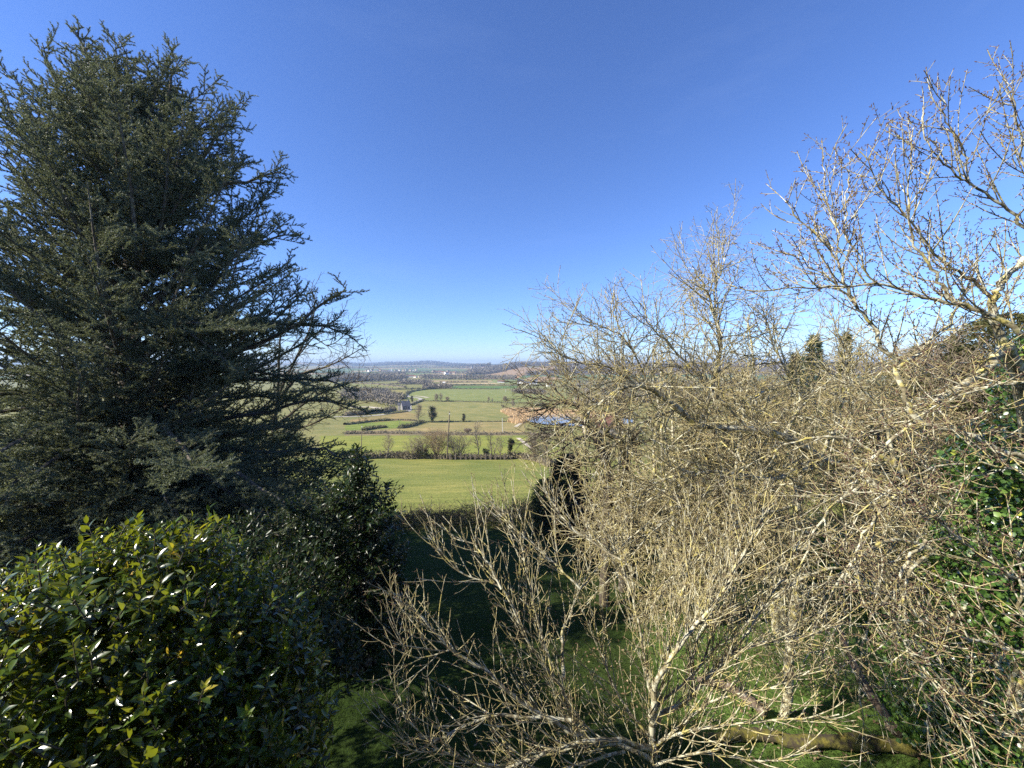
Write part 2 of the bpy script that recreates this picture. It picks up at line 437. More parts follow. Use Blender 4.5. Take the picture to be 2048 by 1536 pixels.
# ------------------------------------------------------------------ fields, seen on the ground
def inpoly(X, Y, poly):
    x = np.array([p[0] for p in poly]); y = np.array([p[1] for p in poly]); n = len(x)
    ins = np.zeros(X.shape, bool); j = n - 1
    for i in range(n):
        cnd = ((y[i] > Y) != (y[j] > Y)) & (X < (x[j]-x[i])*(Y-y[i])/((y[j]-y[i]) or 1e-9) + x[i])
        ins ^= cnd; j = i
    return ins
FIELDS = [   # colour, outline
    ((.27, .205, .13), [(960, 750), (1000, 744.5), (1030, 736.5), (1055, 734), (1085, 733), (1112, 732), (1118, 741), (1085, 746), (1050, 750), (1000, 751)]),
    ((.32, .21, .12), [(985, 752.5), (1045, 751), (1032, 758), (960, 758)]),
    ((.29, .22, .14), [(1050, 758), (1060, 754), (1098, 752.5), (1125, 757), (1092, 763), (1056, 763)]),
    ((.16, .17, .10), [(1050, 733.6), (1080, 732), (1080, 734.5), (1060, 735.5)]),
    ((.16, .20, .09), [(985, 758), (1045, 758), (1045, 767), (960, 766)]),
    ((.20, .20, .10), [(810, 752), (845, 752), (850, 760), (805, 757)]),
    ((.30, .24, .15), [(850, 761), (985, 761), (985, 763.5), (850, 763.5)]),
    ((.40, .33, .22), [(880, 765.5), (985, 765.5), (1000, 767.2), (890, 767)]),
    ((.085, .15, .05), [(905, 771.5), (1036, 772), (1040, 777), (905, 777)]),
    ((.165, .185, .07), [(690, 767), (750, 769), (790, 775), (795, 778.5), (690, 779)]),
    ((.20, .195, .075), [(690, 781), (800, 780), (812, 784), (808, 796), (780, 797), (760, 790), (690, 788)]),
    ((.165, .20, .075), [(812, 800), (818, 788), (830, 782), (858, 778.5), (1000, 778.5), (1030, 784), (1060, 790), (1150, 793), (1150, 808), (1000, 805.5), (900, 802.5), (850, 802)]),
    ((.185, .195, .08), [(808, 822), (830, 808), (850, 802.5), (900, 803), (1000, 806), (1010, 818), (1010, 830), (1030, 842), (1000, 843), (860, 843), (720, 852), (700, 838), (760, 832)]),
    ((.215, .185, .085), [(700, 838), (770, 829), (812, 823), (835, 830), (835, 842), (790, 842), (700, 849)]),
    ((.225, .205, .095), [(860, 846), (1000, 844), (1050, 844), (1050, 867), (780, 863), (720, 868), (700, 866), (750, 860), (810, 857), (840, 851)]),
    ((.15, .20, .05), [(690, 851), (730, 846), (800, 841), (838, 846), (830, 852), (780, 857), (690, 861)]),
    ((.20, .17, .11), [(690, 862), (760, 861), (850, 863), (940, 866), (1035, 866), (1040, 870), (850, 871), (760, 870), (690, 871)]),
    ((.185, .215, .055), [(640, 871), (760, 871), (1040, 872), (1110, 885), (1140, 915), (1000, 921), (700, 921), (640, 921)]),
]
FW = [(c, [g(*p)[:2] for p in pl]) for c, pl in FIELDS]
def build_ground():
    us = np.concatenate([np.linspace(-1.7, -.55, 70), np.linspace(-.545, .52, 440), np.linspace(.53, 1.9, 90)])
    ys = np.concatenate([np.arange(-20, 26, .5), np.geomspace(26, 9300, 400)])
    U, Y = np.meshgrid(us, ys); X = U * (Y + 42)
    Z = zt(X, Y); V = np.stack([X, Y, Z], -1).reshape(-1, 3)
    nu = len(us); i = np.arange(len(ys)-1)[:, None]*nu; k = np.arange(nu-1)[None]
    F = np.stack([i+k, i+k+1, i+nu+k+1, i+nu+k], -1).reshape(-1, 4)
    o = mk('terrain', [(V, F, 0, .5)], [M['ground']])
    X, Y = V[:, 0], V[:, 1]
    col = np.tile(np.array([.17, .18, .075]), (len(V), 1))
    # the far plain: long strips of crop, pasture and fallow
    ci = np.floor(X/260. + .6*np.sin(Y/400.)).astype(int); cj = np.floor(Y/300. + .5*np.sin(X/500.)).astype(int)
    h = (np.sin(ci*12.9898 + cj*78.233)*43758.5453) % 1
    pal = np.array([(.09, .15, .07), (.12, .17, .08), (.22, .20, .12), (.15, .17, .09), (.08, .12, .055), (.27, .23, .15)])
    far = (Y > 1150)[:, None]
    col = np.where(far, pal[(h*6).astype(int)], col)
    a = X/np.maximum(Y, 20)
    hill = (sst(-.17, .03, a)*sst(1350, 1900, Y) > .25)[:, None]
    col = np.where(hill, np.array([.115, .10, .07]), col)
    col = np.where(((Y > 4300) & ~((Y > 4300) & (h > .8)))[:, None], np.array([.06, .07, .05]), col)
    for c, pl in FW:
        col[inpoly(X, Y, pl)] = c
    near = (Y > 23.5) & (Y < 84)
    col[near] = (.168, .194, .058)
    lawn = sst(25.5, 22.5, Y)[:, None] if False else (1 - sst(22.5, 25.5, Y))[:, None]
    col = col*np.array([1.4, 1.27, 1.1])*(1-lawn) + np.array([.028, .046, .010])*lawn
    lit = (1 - sst(9.5, 12.5, Y))*sst(2.6, 4.2, X)  # sunlit patch at the near right, painted into the ground colour
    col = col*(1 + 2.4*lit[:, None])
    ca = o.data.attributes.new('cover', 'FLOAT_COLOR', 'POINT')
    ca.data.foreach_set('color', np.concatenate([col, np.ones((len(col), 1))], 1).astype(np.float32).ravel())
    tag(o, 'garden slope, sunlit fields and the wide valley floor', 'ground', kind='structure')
build_ground()

def ribbon(name, pix, width, mat, label, cat, lift=.06, n=60):
    P = [g(*p) for p in pix]
    L = np.array(smooth_line(P, n, 0, R)); d = np.gradient(L, axis=0); s = np.stack([d[:, 1], -d[:, 0], 0*d[:, 0]], 1)
    s /= np.linalg.norm(s, axis=1, keepdims=True)
    V = []
    for q in (-.5, 0, .5):
        v = L + s*width*q; v[:, 2] = zt(v[:, 0], v[:, 1]) + lift; V.append(v)
    V = np.stack(V, 1).reshape(-1, 3)
    i = np.arange(n-1)[:, None]*3; k = np.arange(2)[None]
    F = np.stack([i+k, i+k+1, i+k+4, i+k+3], -1).reshape(-1, 4)
    o = mk(name, [(V, F, 0, .5)], [mat]); tag(o, label, cat, kind='structure')
    return o
ribbon('road', [(668, 834), (740, 832), (790, 826), (816, 822), (818, 812), (832, 804), (842, 799), (836, 796), (824, 794.5), (814, 792), (816, 786), (828, 781.5), (860, 778)], 4.6, M['road'], 'pale country lane bending past the grey house', 'road', .15, 140)
ribbon('path', [(828, 792), (845, 793.5), (856, 795.5)], 5, M['track'], 'pale field track branching off the lane', 'path', .2)
ribbon('path', [(1031, 854), (1038, 849), (1046, 843), (1054, 838)], 1.7, M['track'], 'pale chalky track climbing beside the reed bed', 'path', .1)
ribbon('path', [(1036, 876), (1043, 881), (1052, 888), (1060, 894), (1068, 899)], 1.4, M['track'], 'pale chalky footpath crossing the bright green field', 'path', .06)
ribbon('road', [(700, 815), (735, 814), (760, 817)], 6, M['track'], 'pale farmyard surface among scrub left of the house', 'road', .15, 30)

# pond
th = np.linspace(0, 2*math.pi, 48, endpoint=False)
cx, cy, lv, rx, ry = POND
V = np.array([(cx, cy, lv)] + [(cx + rx*1.08*math.cos(t), cy + ry*1.08*math.sin(t), lv) for t in th])
F = [(0, 1+i, 1+(i+1) % 48) for i in range(48)]
tag(mk('water', [(V, F, 0, .5)], [M['water']]), 'small blue pond beyond the reed bed', 'pond', kind='structure')

# ------------------------------------------------------------------ hedges and woods of the valley
def clump_tris(P, h, w, size, n, t0=.0, t1=1., upness=.32):
    """n small upright twiggy faces round the points P (rising to h, w wide)"""
    k = rng.integers(0, len(P), n); u = rng.random(n); q = rvec(n)
    hh = np.broadcast_to(h, (len(P),))[k]
    B = P[k] + np.stack([q[:, 0]*w*.5, q[:, 1]*w*.5, hh*(u**.8)*.9], 1)
    D = rvec(n)*(1-upness) + np.array([0, 0, 1])*upness
    s = size*rng.uniform(.5, 1.5, n)
    return tris(B, D, rvec(n), s, s*.45, np.clip(rng.normal(.5, .28, n), t0, t1))
def hedge(name, pix, h, w, n, mat, label, size=None, cat='hedge', tint=(0, 1), grp=None):
    P = [g(*p) for p in pix]
    L = np.array(smooth_line(P, 80, .0, R)); L[:, 2] = zt(L[:, 0], L[:, 1])
    ph = R.random()*9
    hs = h*(.75 + .25*np.sin(np.arange(80)*.9 + ph) + .15*np.sin(np.arange(80)*2.3 + ph))
    # a rough solid core so that the hedge is not see-through, with twigs all over it
    core = []
    d = np.gradient(L, axis=0); s = np.stack([d[:, 1], -d[:, 0], 0*d[:, 0]], 1); s /= np.linalg.norm(s, axis=1, keepdims=True)+1e-9
    hs = hs*.85
    prof = [(-.4, -.1), (-.36, .35), (-.2, .62), (.15, .66), (.36, .4), (.4, -.1)]
    V = np.stack([L + s*w*a + np.stack([0*hs, 0*hs, hs*b], 1) for a, b in prof], 1)
    V = V + rng.normal(0, .06*h, V.shape); m = len(prof)
    i = np.arange(79)[:, None]*m; k = np.arange(m-1)[None]
    F = np.stack([i+k, i+k+1, i+m+k+1, i+m+k], -1).reshape(-1, 4)
    tw = clump_tris(L, hs, w, (size or h*.5)*.62, int(n*1.7), *tint)
    o = mk(name, [(V.reshape(-1, 3), F, 0, .3), (*tw[:2], 0, tw[2])], [mat], smooth=False)
    return tag(o, label, cat, grp)
H, BR = M['hedge'], M['field_hedge']
hedge('hedge', [(690, 921), (740, 917), (790, 916), (815, 917)], 2.1, 2.4, 2200, H, 'low bare brown hedge under the slender bare tree', .5)
hedge('hedge', [(812, 918), (850, 917), (900, 918), (960, 918), (1025, 918)], 1.5, 2.2, 2400, H, 'brushy hedge bottom under the willow row', .6)
hedge('hedge', [(1022, 916), (1050, 918), (1080, 924), (1105, 934)], 2., 2, 1500, H, 'dense brown hedge right of the ivy-clad trunk', .5)
hedge('hedge', [(690, 868), (760, 867), (840, 868), (930, 869), (1040, 869), (1120, 873)], 1.5, 2.4, 1600, H, 'rough brown hedge line beyond the bright green field', .8)
hedge('hedge', [(800, 857), (822, 853), (836, 848), (845, 845)], 2.4, 2.6, 500, BR, 'dark hedge climbing to the foot of the two big bare trees', 1.1)
hedge('hedge', [(728, 861), (745, 858), (772, 855)], 1.8, 2.4, 300, BR, 'dark scrubby hedge at the left of the small green paddock', 1.)
hedge('hedge', [(690, 850), (740, 844), (765, 842), (780, 841)], 2, 2.6, 400, BR, 'dark hedge along the top of the small green paddock', 1.)
hedge('hedge', [(784, 840.5), (812, 841), (832, 842)], 1.2, 2, 160, H, 'thin hedge running up to the bare meadow tree', 1.)
hedge('hedge', [(850, 844), (900, 843.6), (960, 843.8), (1000, 843.6), (1036, 843)], 1., 2., 500, BR, 'low dark hedge under the stunted ivy tree', .8)
hedge('hedge', [(690, 832), (740, 828), (770, 825), (789, 820)], 4.5, 4, 700, H, 'tall bare hedge beside the lane left of the white gable', 2.)
hedge('hedge', [(770, 829), (795, 826), (815, 823.5)], 1.5, 2, 200, BR, 'clipped hedge on the near side of the lane', 1.)
hedge('hedge', [(822, 811), (835, 805.5), (848, 801)], 2.6, 2.5, 260, BR, 'dark hedge beside the lane beyond the grey house', 1.6)
hedge('hedge', [(845, 802.5), (900, 803), (960, 804.5), (1010, 806), (1080, 808), (1150, 810)], 1.8, 3, 600, BR, 'long hedge between the two big meadows', 1.6)
hedge('hedge', [(806, 799), (812, 790), (822, 784), (850, 779.5), (868, 778)], 4, 5, 500, BR, 'dark hedge curving with the far bend of the lane', 2.6)
hedge('hedge', [(690, 780), (750, 779.5), (800, 779), (850, 778)], 3.5, 5, 500, BR, 'straight dark hedge between two far left fields', 2.6)
hedge('hedge', [(690, 766), (740, 768), (780, 771.5), (810, 775)], 4.5, 7, 600, H, 'brown hedge bordering the far left pasture', 3.)
hedge('hedge', [(900, 771), (960, 771), (1040, 771.5), (1110, 772)], 5, 6, 600, BR, 'dark hedge along the far edge of the green crop strip', 3.)
hedge('hedge', [(900, 778), (960, 778.2), (1000, 778.4)], 2.4, 5, 250, BR, 'dark hedge along the near edge of the green crop strip', 2.)
hedge('hedge', [(880, 765.2), (920, 765), (975, 765)], 5, 6, 350, BR, 'broken dark hedge between the two pale strips', 3.)
hedge('hedge', [(780, 768.5), (820, 768), (850, 768.3)], 5, 7, 250, H, 'dark hedge below the far left wood', 3.)

def wood(name, pix, depth, h, n, mat, label, size, rise=0, kind='stuff'):
    """a belt of woodland whose trees read as one mass"""
    P = []
    for p in pix: P.append(g(*p))
    L = np.array(smooth_line(P, 140, .0, R))
    pts = []
    for q in np.linspace(0, 1, 5):
        v = L.copy(); v[:, 1] += depth*q; v[:, 0] *= v[:, 1]/L[:, 1]
        v += np.concatenate([rng.normal(0, h*.4, (140, 2)), np.zeros((140, 1))], 1)
        v[:, 2] = zt(v[:, 0], v[:, 1]); pts.append(v)
    P = np.concatenate(pts)
    hs = h*rng.uniform(.65, 1.15, len(P))
    parts = []
    # crowns: rough lumps of twig faces round each trunk foot
    tw = clump_tris(P, hs, h*.8, size*.8, int(n*1.3))
    parts.append((*tw[:2], 0, tw[2]))
    o = mk(name, parts, [mat], smooth=False)
    return tag(o, label, 'woodland', kind=kind)
W = M['wood_far']
wood('woods', [(660, 764), (700, 763), (740, 763), (780, 761), (808, 758)], 320, 15, 16000, W, 'bare grey-brown wood on the left of the valley floor', 5)
wood('woods', [(800, 769), (830, 769), (860, 768)], 120, 8, 2500, W, 'scrubby belt of bare trees below the far hamlet', 4)
wood('woods', [(850, 779), (870, 778), (902, 777)], 60, 8, 1800, W, 'grey bare copse at the end of the lane', 3.5)
wood('woods', [(845, 758), (880, 758.5), (930, 760), (985, 759), (1030, 760)], 160, 11, 5200, W, 'belt of bare trees in front of the village', 5)
wood('woods', [(935, 751), (960, 749.5), (990, 745.5), (1008, 741), (1030, 737)], 500, 14, 9000, W, 'bare wood on the flank of the ploughed hill', 8)
wood('woods', [(1020, 733.2), (1060, 731.5), (1110, 731), (1200, 733), (1400, 735)], 500, 16, 9000, W, 'bare wood along the crest of the right-hand hill', 8)
wood('woods', [(1055, 751.5), (1080, 749), (1110, 747.5)], 120, 12, 2600, W, 'dark copse between the two ploughed fields', 7)
wood('woods', [(1110, 748), (1150, 746), (1250, 746), (1500, 746)], 500, 14, 8000, W, 'bare wood covering the right-hand hillside', 7)
wood('woods', [(1030, 787), (1060, 788), (1090, 789)], 40, 6, 1500, W, 'brown thicket at the right end of the big meadow', 2.6)
wood('woods', [(690, 800), (730, 802), (770, 806), (792, 812)], 80, 8, 5200, W, 'bare scrub behind the lane left of the grey house', 2.6)
wood('woods', [(690, 789), (730, 790), (775, 790)], 40, 9, 2200, W, 'bare orchard trees along a far left field', 2.6)
wood('woods', [(760, 746.5), (800, 746.5), (850, 747), (905, 748), (950, 748)], 420, 7, 2600, W, 'trees among the village houses', 6)
wood('woods', [(690, 737), (800, 736.5), (900, 736.5), (960, 737)], 500, 9, 3500, W, 'thin tree line on the far slope', 9)
wood('woods', [(640, 731.5), (720, 731), (800, 731), (900, 732), (980, 733)], 1500, 16, 16000, W, 'dark woods along the foot of the far ridge', 18)
wood('woods', [(1150, 812), (1300, 805), (1500, 800), (1700, 800)], 500, 8, 9000, W, 'bare woods on the valley floor behind the fruit trees', 4)

# golden reed bed
def reedbed():
    pl = [g(*p)[:2] for p in [(1001, 823), (1018, 820), (1050, 819), (1100, 820), (1170, 826), (1260, 832), (1260, 841), (1180, 838), (1080, 838), (1052, 846), (1030, 848), (1014, 844), (1022, 834), (1012, 830)]]
    xs = [p[0] for p in pl]; ys = [p[1] for p in pl]
    n = 30000
    X = rng.uniform(min(xs), max(xs), n); Y = rng.uniform(min(ys), max(ys), n)
    k = inpoly(X, Y, pl); X, Y = X[k], Y[k]; m = len(X)
    B = np.stack([X, Y, zt(X, Y)], 1)
    D = np.array([.1, 0, 1.]) + rng.normal(0, .16, (m, 3))
    v = tris(B, D, rvec(m), rng.uniform(1.6, 3.2, m), rng.uniform(.15, .4, m), np.clip(rng.normal(.5, .3, m), 0, 1))
    tag(mk('reeds', [(*v[:2], 0, v[2])], [M['reed']], smooth=False), 'golden dry reed bed beside the pond', 'reeds', kind='stuff')
reedbed()
# ------------------------------------------------------------------ buildings of the valley
def gable(name, px, py, w, d, h, rh, wall, roof, label, yaw=0, cat='house', grp=None, chim=True, detail=False):
    x, y, z = g(px, py)
    c, s = math.cos(yaw), math.sin(yaw)
    o = thing(name, (x, y, z), label, cat, grp)
    def tr(V): V = np.array(V, float); return np.stack([x + V[:, 0]*c - V[:, 1]*s, y + V[:, 0]*s + V[:, 1]*c, z + V[:, 2]], 1)
    a, b = w/2, d/2
    V = [(-a, -b, -1.5), (a, -b, -1.5), (a, b, -1.5), (-a, b, -1.5), (-a, -b, h), (a, -b, h), (a, b, h), (-a, b, h), (-a, 0, h+rh), (a, 0, h+rh)]
    Fq = [(0, 1, 5, 4), (2, 3, 7, 6), (1, 2, 6, 5), (3, 0, 4, 7)]; Ft = [(5, 6, 9), (7, 4, 8)]
    mk('wall', [(tr(V), Fq, 0, .5), (tr(V), Ft, 0, .5)], [wall], o, False)
    e = .35; k = rh/b
    Rv = []
    for sy in (-1, 1):
        Rv += [(-a-e, sy*(b+e), h-e*k+.06), (a+e, sy*(b+e), h-e*k+.06), (a+e, 0, h+rh+.06), (-a-e, 0, h+rh+.06)]
    Rv += [(p[0], p[1], p[2]+.22) for p in Rv]
    Fr = [(8, 9, 10, 11), (12, 15, 14, 13), (0, 3, 2, 1), (4, 5, 6, 7), (0, 1, 9, 8), (4, 12, 13, 5), (0, 8, 11, 3), (1, 2, 10, 9), (4, 7, 15, 12), (5, 13, 14, 6)]
    r = mk('roof', [(tr(Rv), Fr, 0, .5)], [roof], o, False)
    if chim:
        v, f = boxv(a-1.2, a-.4, -.5, .5, h+rh-.8, h+rh+1.1)
        mk('chimney', [(tr(v), f, 0, .5)], [wall], r, False)
    if detail:
        for q in (-.3, .3):
            for zz in (1, 3.6):
                if zz + 1.2 > h: continue
                v, f = boxv(a*q*2-.5, a*q*2+.5, -b-.04, -b+.02, zz, zz+1.3)
                mk('window', [(tr(v), f, 0, .5)], [M['pane']], o, False)
        v, f = boxv(-.5, .5, -b-.04, -b+.02, 0, 2.1); mk('door', [(tr(v), f, 0, .5)], [M['post']], o, False)
    return o
gable('house', 811, 819.5, 6, 6, 3.4, 3.2, M['greystone'], M['slate'], 'grey house with dark slate roof beside the lane bend', .5, detail=True)
gable('house', 798, 821.5, 1.3, 2.2, 4.6, .8, M['stone'], M['slate'], 'tall narrow white gable beside the grey house', .1, 'house', chim=False)
gable('barn', 1205, 868, 13, 8, 3.2, 3.2, M['stone'], M['tile'], 'brown-roofed pale farmhouse seen through the branches', .1, 'barn', detail=True)
for px, py, lab in [(1041, 767, 'bright white house at the foot of the ploughed hill'), (1069, 766, 'white house with a gable right of the bright one')]:
    gable('house', px, py, 13, 9, 5.5, 3.5, M['white'], M['slate'], lab, R.uniform(-.4, .4), chim=False)
gable('barn', 1060, 768.6, 30, 10, 3.5, 2.5, M['white'], M['slate'], 'long low white barn below the two white houses', .05, 'barn', chim=False)
gable('barn', 1002, 765.6, 16, 9, 3.5, 2.5, M['white'], M['tile'], 'small white shed at the edge of the pale strip', 0., 'barn', chim=False)
gable('barn', 888, 767.6, 6, 5, 2.6, 1.6, M['white'], M['white'], 'small white hut on the pale strip', 0., 'barn', chim=False)
gable('house', 821, 754.6, 22, 9, 5, 3.5, M['white'], M['tile'], 'cream farmhouse beside the left wood', .2, chim=False)
gable('house', 830.5, 755.5, 10, 8, 4.5, 3, M['white'], M['tile'], 'smaller cream house right of the cream farmhouse', -.3, chim=False)
gable('house', 839.5, 755, 8, 7, 4, 3, M['stone'], M['tile'], 'pale cottage under the dark village trees', .5, chim=False)
gable('house', 926.5, 755.5, 11, 8, 5, 4, M['white'], M['slate'], 'white house right of the village on the slope', .4, chim=False)
gable('house', 933.5, 756.5, 7, 7, 5, 3, M['white'], M['tile'], 'small white cottage beside the sloping white house', -.2, chim=False)
gable('house', 1098, 772.5, 9, 8, 4.5, 3, M['white'], M['tile'], 'white cottage right of the far green strip', .2, chim=False)
VIL = [(733, 742.6), (738, 743.4), (744, 742.2), (756, 743.6), (761, 743), (768, 743.4), (776, 743.6), (792, 743.4), (799, 742.2), (807, 742.6), (814, 741.6), (821, 742.6), (826, 742), (832, 741.2),
       (868, 746.2), (874, 746.6), (880, 745.8), (896, 745.2), (893, 749.5), (901, 748.6), (908, 748.4), (886, 747.6), (912, 746.4), (925, 736), (935, 736), (944, 737), (822, 731.8), (967, 737)]
for i, (px, py) in enumerate(VIL):
    gable('house', px, py, R.uniform(12, 19), 11, R.uniform(7, 9.5), R.uniform(3.5, 5), M[R.choice(['white', 'stone', 'stone'])], M[R.choice(['tile', 'tile', 'slate'])],
          'tiny pale village house on the far plain', R.uniform(-1.2, 1.2), grp='houses of the far village', chim=False)
def church():
    x, y, z = g(783.5, 744)
    o = thing('church', (x, y, z), 'white church with a pointed spire in the far village', 'church')
    v, f = boxv(x-3, x+3, y-3, y+3, z-2, z+14)
    mk('tower', [(v, f, 0, .5)], [M['white']], o, False)
    V = [(x-3.2, y-3.2, z+14), (x+3.2, y-3.2, z+14), (x+3.2, y+3.2, z+14), (x-3.2, y+3.2, z+14), (x, y, z+30)]
    mk('spire', [(V, [(0, 1, 4), (1, 2, 4), (2, 3, 4), (3, 0, 4)], 0, .5)], [M['stone']], o, False)
    V = np.array([(-22, -4, -2), (-3, -4, -2), (-3, 4, -2), (-22, 4, -2), (-22, -4, 7), (-3, -4, 7), (-3, 4, 7), (-22, 4, 7), (-22, 0, 12), (-3, 0, 12)], float) + np.array([x, y, z])
    mk('nave', [(V, [(0, 1, 5, 4), (2, 3, 7, 6), (3, 0, 4, 7)], 0, .5), (V, [(7, 4, 8)], 0, .5), (V, [(4, 5, 9, 8), (6, 7, 8, 9)], 1, .5)], [M['white'], M['slate']], o, False)
church()

# ------------------------------------------------------------------ utility poles and fence
def pole(px, pyb, pyt, r, label, lean=0., Y=None, mat='pole'):
    b = g(px, pyb); t = at(px + lean, pyt, b[1])
    o = thing('utility_pole', b, label, 'utility pole', 'utility poles across the valley')
    d = np.array(t) - np.array(b)
    pts = [tuple(np.array(b) + d*q) for q in (-.05, .25, .5, .75, 1.)]
    tp = tubes([(pts, [r, r*.93, r*.86, r*.8, r*.74], .2)], 10)
    cap = tubes([([tuple(np.array(b)+d), tuple(np.array(b)+d*1.004)], [r*.74, .01], .2)], 10)
    mk('shaft', [(v, f, 0, a) for v, f, a in tp + cap], [M[mat]], o)
    if r > .1:
        q = np.array(b) + d*.955
        v, f = boxv(q[0]-.08, q[0]+.2, q[1]-r-.08, q[1]-r*.5, q[2]-.12, q[2]+.12); mk('insulator', [(v, f, 0, .5)], [M['palepole']], o, False)
    return o
pole(894, 919, 823, .17, 'tall wooden utility pole standing in the willow row', 5)
pole(722.5, 905, 851, .11, 'dark slim pole beside the dark shrub tip', 1)
pole(798.5, 867, 843, .10, 'slim pole standing on the brown hedge line', 0)
pole(1005.5, 868, 836, .12, 'slim pale pole left of the reed bed', -1, mat='palepole')
pole(761.5, 838, 829, .09, 'short thin pole in the tan left field', 0)
pole(1011.5, 785, 778.5, .2, 'distant pale pole at the far edge of the big meadow', 0, mat='palepole')

def fence():
    xs = [900, 911, 921.5, 932, 941, 950, 962, 971, 981, 991, 1001, 1009]
    B = [g(x, 919.5) for x in xs]
    o = thing('post_fence', B[0], 'dark post fence along the top of the near field', 'fence')
    for b in B:
        h = R.uniform(1.1, 1.5); w = R.uniform(.12, .2)
        v, f = boxv(b[0]-w, b[0]+w, b[1]-w, b[1]+w, b[2]-.2, b[2]+h)
        mk('post', [(v, f, 0, .5)], [M['post']], o, False)
    pl = []
    for zz in (.45, .85):
        for p, q in zip(B[:-1], B[1:]):
            pl.append(([(p[0], p[1], p[2]+zz), ((p[0]+q[0])/2, (p[1]+q[1])/2, (p[2]+q[2])/2+zz-.03), (q[0], q[1], q[2]+zz)], [.012]*3, .2))
    mk('wire', [(v, f, 0, a) for v, f, a in tubes(pl, 4)], [M['post']], o)
fence()

# ------------------------------------------------------------------ bare and ivy-clad trees of the valley
def bare_tree(px, pyb, pyt, wpx, label, seed, stems=1, mat='far_bark', grp='bare trees of the valley', name='bare_tree', twig=1., ivy=0, ivymat='magnolia', dens=1., low=.3, Yfix=None, lean=0):
    rnd = random.Random(seed)
    if Yfix: x, y, z = Yfix
    else: x, y, z = g(px, pyb)
    Hh = (pyb - pyt)/FPX*y*1.01; Wd = wpx/FPX*y*.5
    o = thing(name, (x, y, z), label, 'tree', grp)
    ctr = (x + lean*Wd, y, z + Hh*(.5 + low*.5)); ax = (Wd, Wd, Hh*(.5 - low*.5)*1.02)
    ins = lambda p: ((p[0]-ctr[0])/ax[0])**2 + ((p[1]-ctr[1])/ax[1])**2 + ((p[2]-ctr[2])/ax[2])**2 < 1.05
    tr = []; r0 = Hh*.022*(1 if stems == 1 else .62)
    limbs = []
    if stems == 1:
        tp = smooth_line([(x, y, z-.3), (x+rnd.gauss(0, .02)*Hh, y, z+Hh*.25), (x+lean*Wd*.5+rnd.gauss(0, .03)*Hh, y, z+Hh*.6), (x+lean*Wd, y, z+Hh*.93)], 12, .004*Hh, rnd)
        tr.append((tp, [r0*(1-.9*k/11) for k in range(12)], .1))
    else:
        for s in range(stems):
            f = rnd.random()*6.28; q = Wd*rnd.uniform(.35, .85)
            e = (x + math.cos(f)*q, y + math.sin(f)*q, z + Hh*rnd.uniform(.7, .95))
            mid = (x + math.cos(f)*q*.55, y + math.sin(f)*q*.55, z + Hh*.35)
            tp = smooth_line([(x+rnd.gauss(0, .1), y+rnd.gauss(0, .1), z-.3), mid, e], 12, .006*Hh, rnd)
            tr.append((tp, [r0*(1-.88*k/11) for k in range(12)], .15))
    pl = list(tr)
    u = Hh*.1
    l1 = sprout(pl, tr, dict(gap=Hh*.028/dens*(1 if stems == 1 else 2.2), start=max(low*.9, .12), len=(Wd*.55, Wd*1.15), tip=.5, ang=(35, 62), up=.22/u, wan=.12, n=8, r=(r0*.4, .02*twig), tint=.35), rnd, ins)
    l2 = sprout(pl, l1, dict(gap=Hh*.03/dens, start=.15, len=(Wd*.18, Wd*.5), ang=(30, 60), up=.15/u, wan=.15, n=5, r=(r0*.14, .011*twig), tint=.75), rnd, ins)
    l3 = sprout(pl, l2, dict(gap=Hh*.022/dens, start=.1, len=(Wd*.08, Wd*.22), ang=(30, 60), up=.1/u, wan=.15, n=4, r=(.013*twig, .008*twig), tint=1.), rnd, ins)
    mk('trunk', [(v, f, 0, a) for v, f, a in tubes(tr, 7)], [M[mat]], o)
    mk('crown', [(v, f, 0, a) for v, f, a in tubes(l1, 4) + tubes(l2 + l3, 3)], [M[mat]], o)
    if ivy:
        src = tr + l1[::2]
        P = np.concatenate([np.array(p[0]) for p in src]); P = P[P[:, 2] < z + Hh*ivy]
        n = 2000
        k = rng.integers(0, len(P), n); B = P[k] + rng.normal(0, Wd*.1, (n, 3))
        v = tris(B, rvec(n), rvec(n), Hh*.045, Hh*.04, rng.random(n)*.7)
        mk('ivy', [(*v[:2], 0, v[2])], [M[ivymat]], o, False)
    return o
bare_tree(776, 914, 868, 46, 'slender bare tree on the low left hedge', 1, dens=.85, low=.2)
bare_tree(826, 917, 868, 46, 'scrubby bare bush at the left end of the willow row', 2, stems=7, low=.05, twig=1.1, dens=.75)
bare_tree(849, 917, 864, 48, 'bare bush with dark patches left of the orange willow', 3, stems=7, low=.05, twig=1.1, dens=.75, ivy=.3, ivymat='bramble')
bare_tree(874, 917, 852, 78, 'orange-topped willow left of the tall utility pole', 4, stems=9, mat='orange_twig', low=.1, twig=1.1, dens=.72)
bare_tree(917, 917, 860, 62, 'multi-stemmed bare tree right of the tall utility pole', 5, stems=9, low=.1, twig=1.1, dens=.72)
bare_tree(956, 917, 838, 54, 'tall slender bare tree with an open crown in the willow row', 6, dens=.9, low=.25)
bare_tree(984, 917, 853, 42, 'upright bare tree with a twiggy top beside the ivy-clad trunk', 7, stems=3, low=.2)
bare_tree(1001, 917, 858, 40, 'bare tree touching the ivy-clad trunk on its left', 8, stems=2, low=.2)
bare_tree(1020, 917, 862, 32, 'narrow tree with an ivy-clad trunk at the right of the row', 9, low=.4, ivy=.7, ivymat='bramble', dens=.7)
bare_tree(973, 917, 893, 18, 'small dark evergreen bush at the foot of the row', 10, stems=5, low=.0, ivy=.95)
bare_tree(838, 845, 807, 40, 'big bare round tree in the middle meadow', 12, low=.15, twig=1.6)
bare_tree(864.5, 845, 810, 34, 'dark ivy-clad tree right of the big bare meadow tree', 13, low=.15, twig=1.5, ivy=.85)
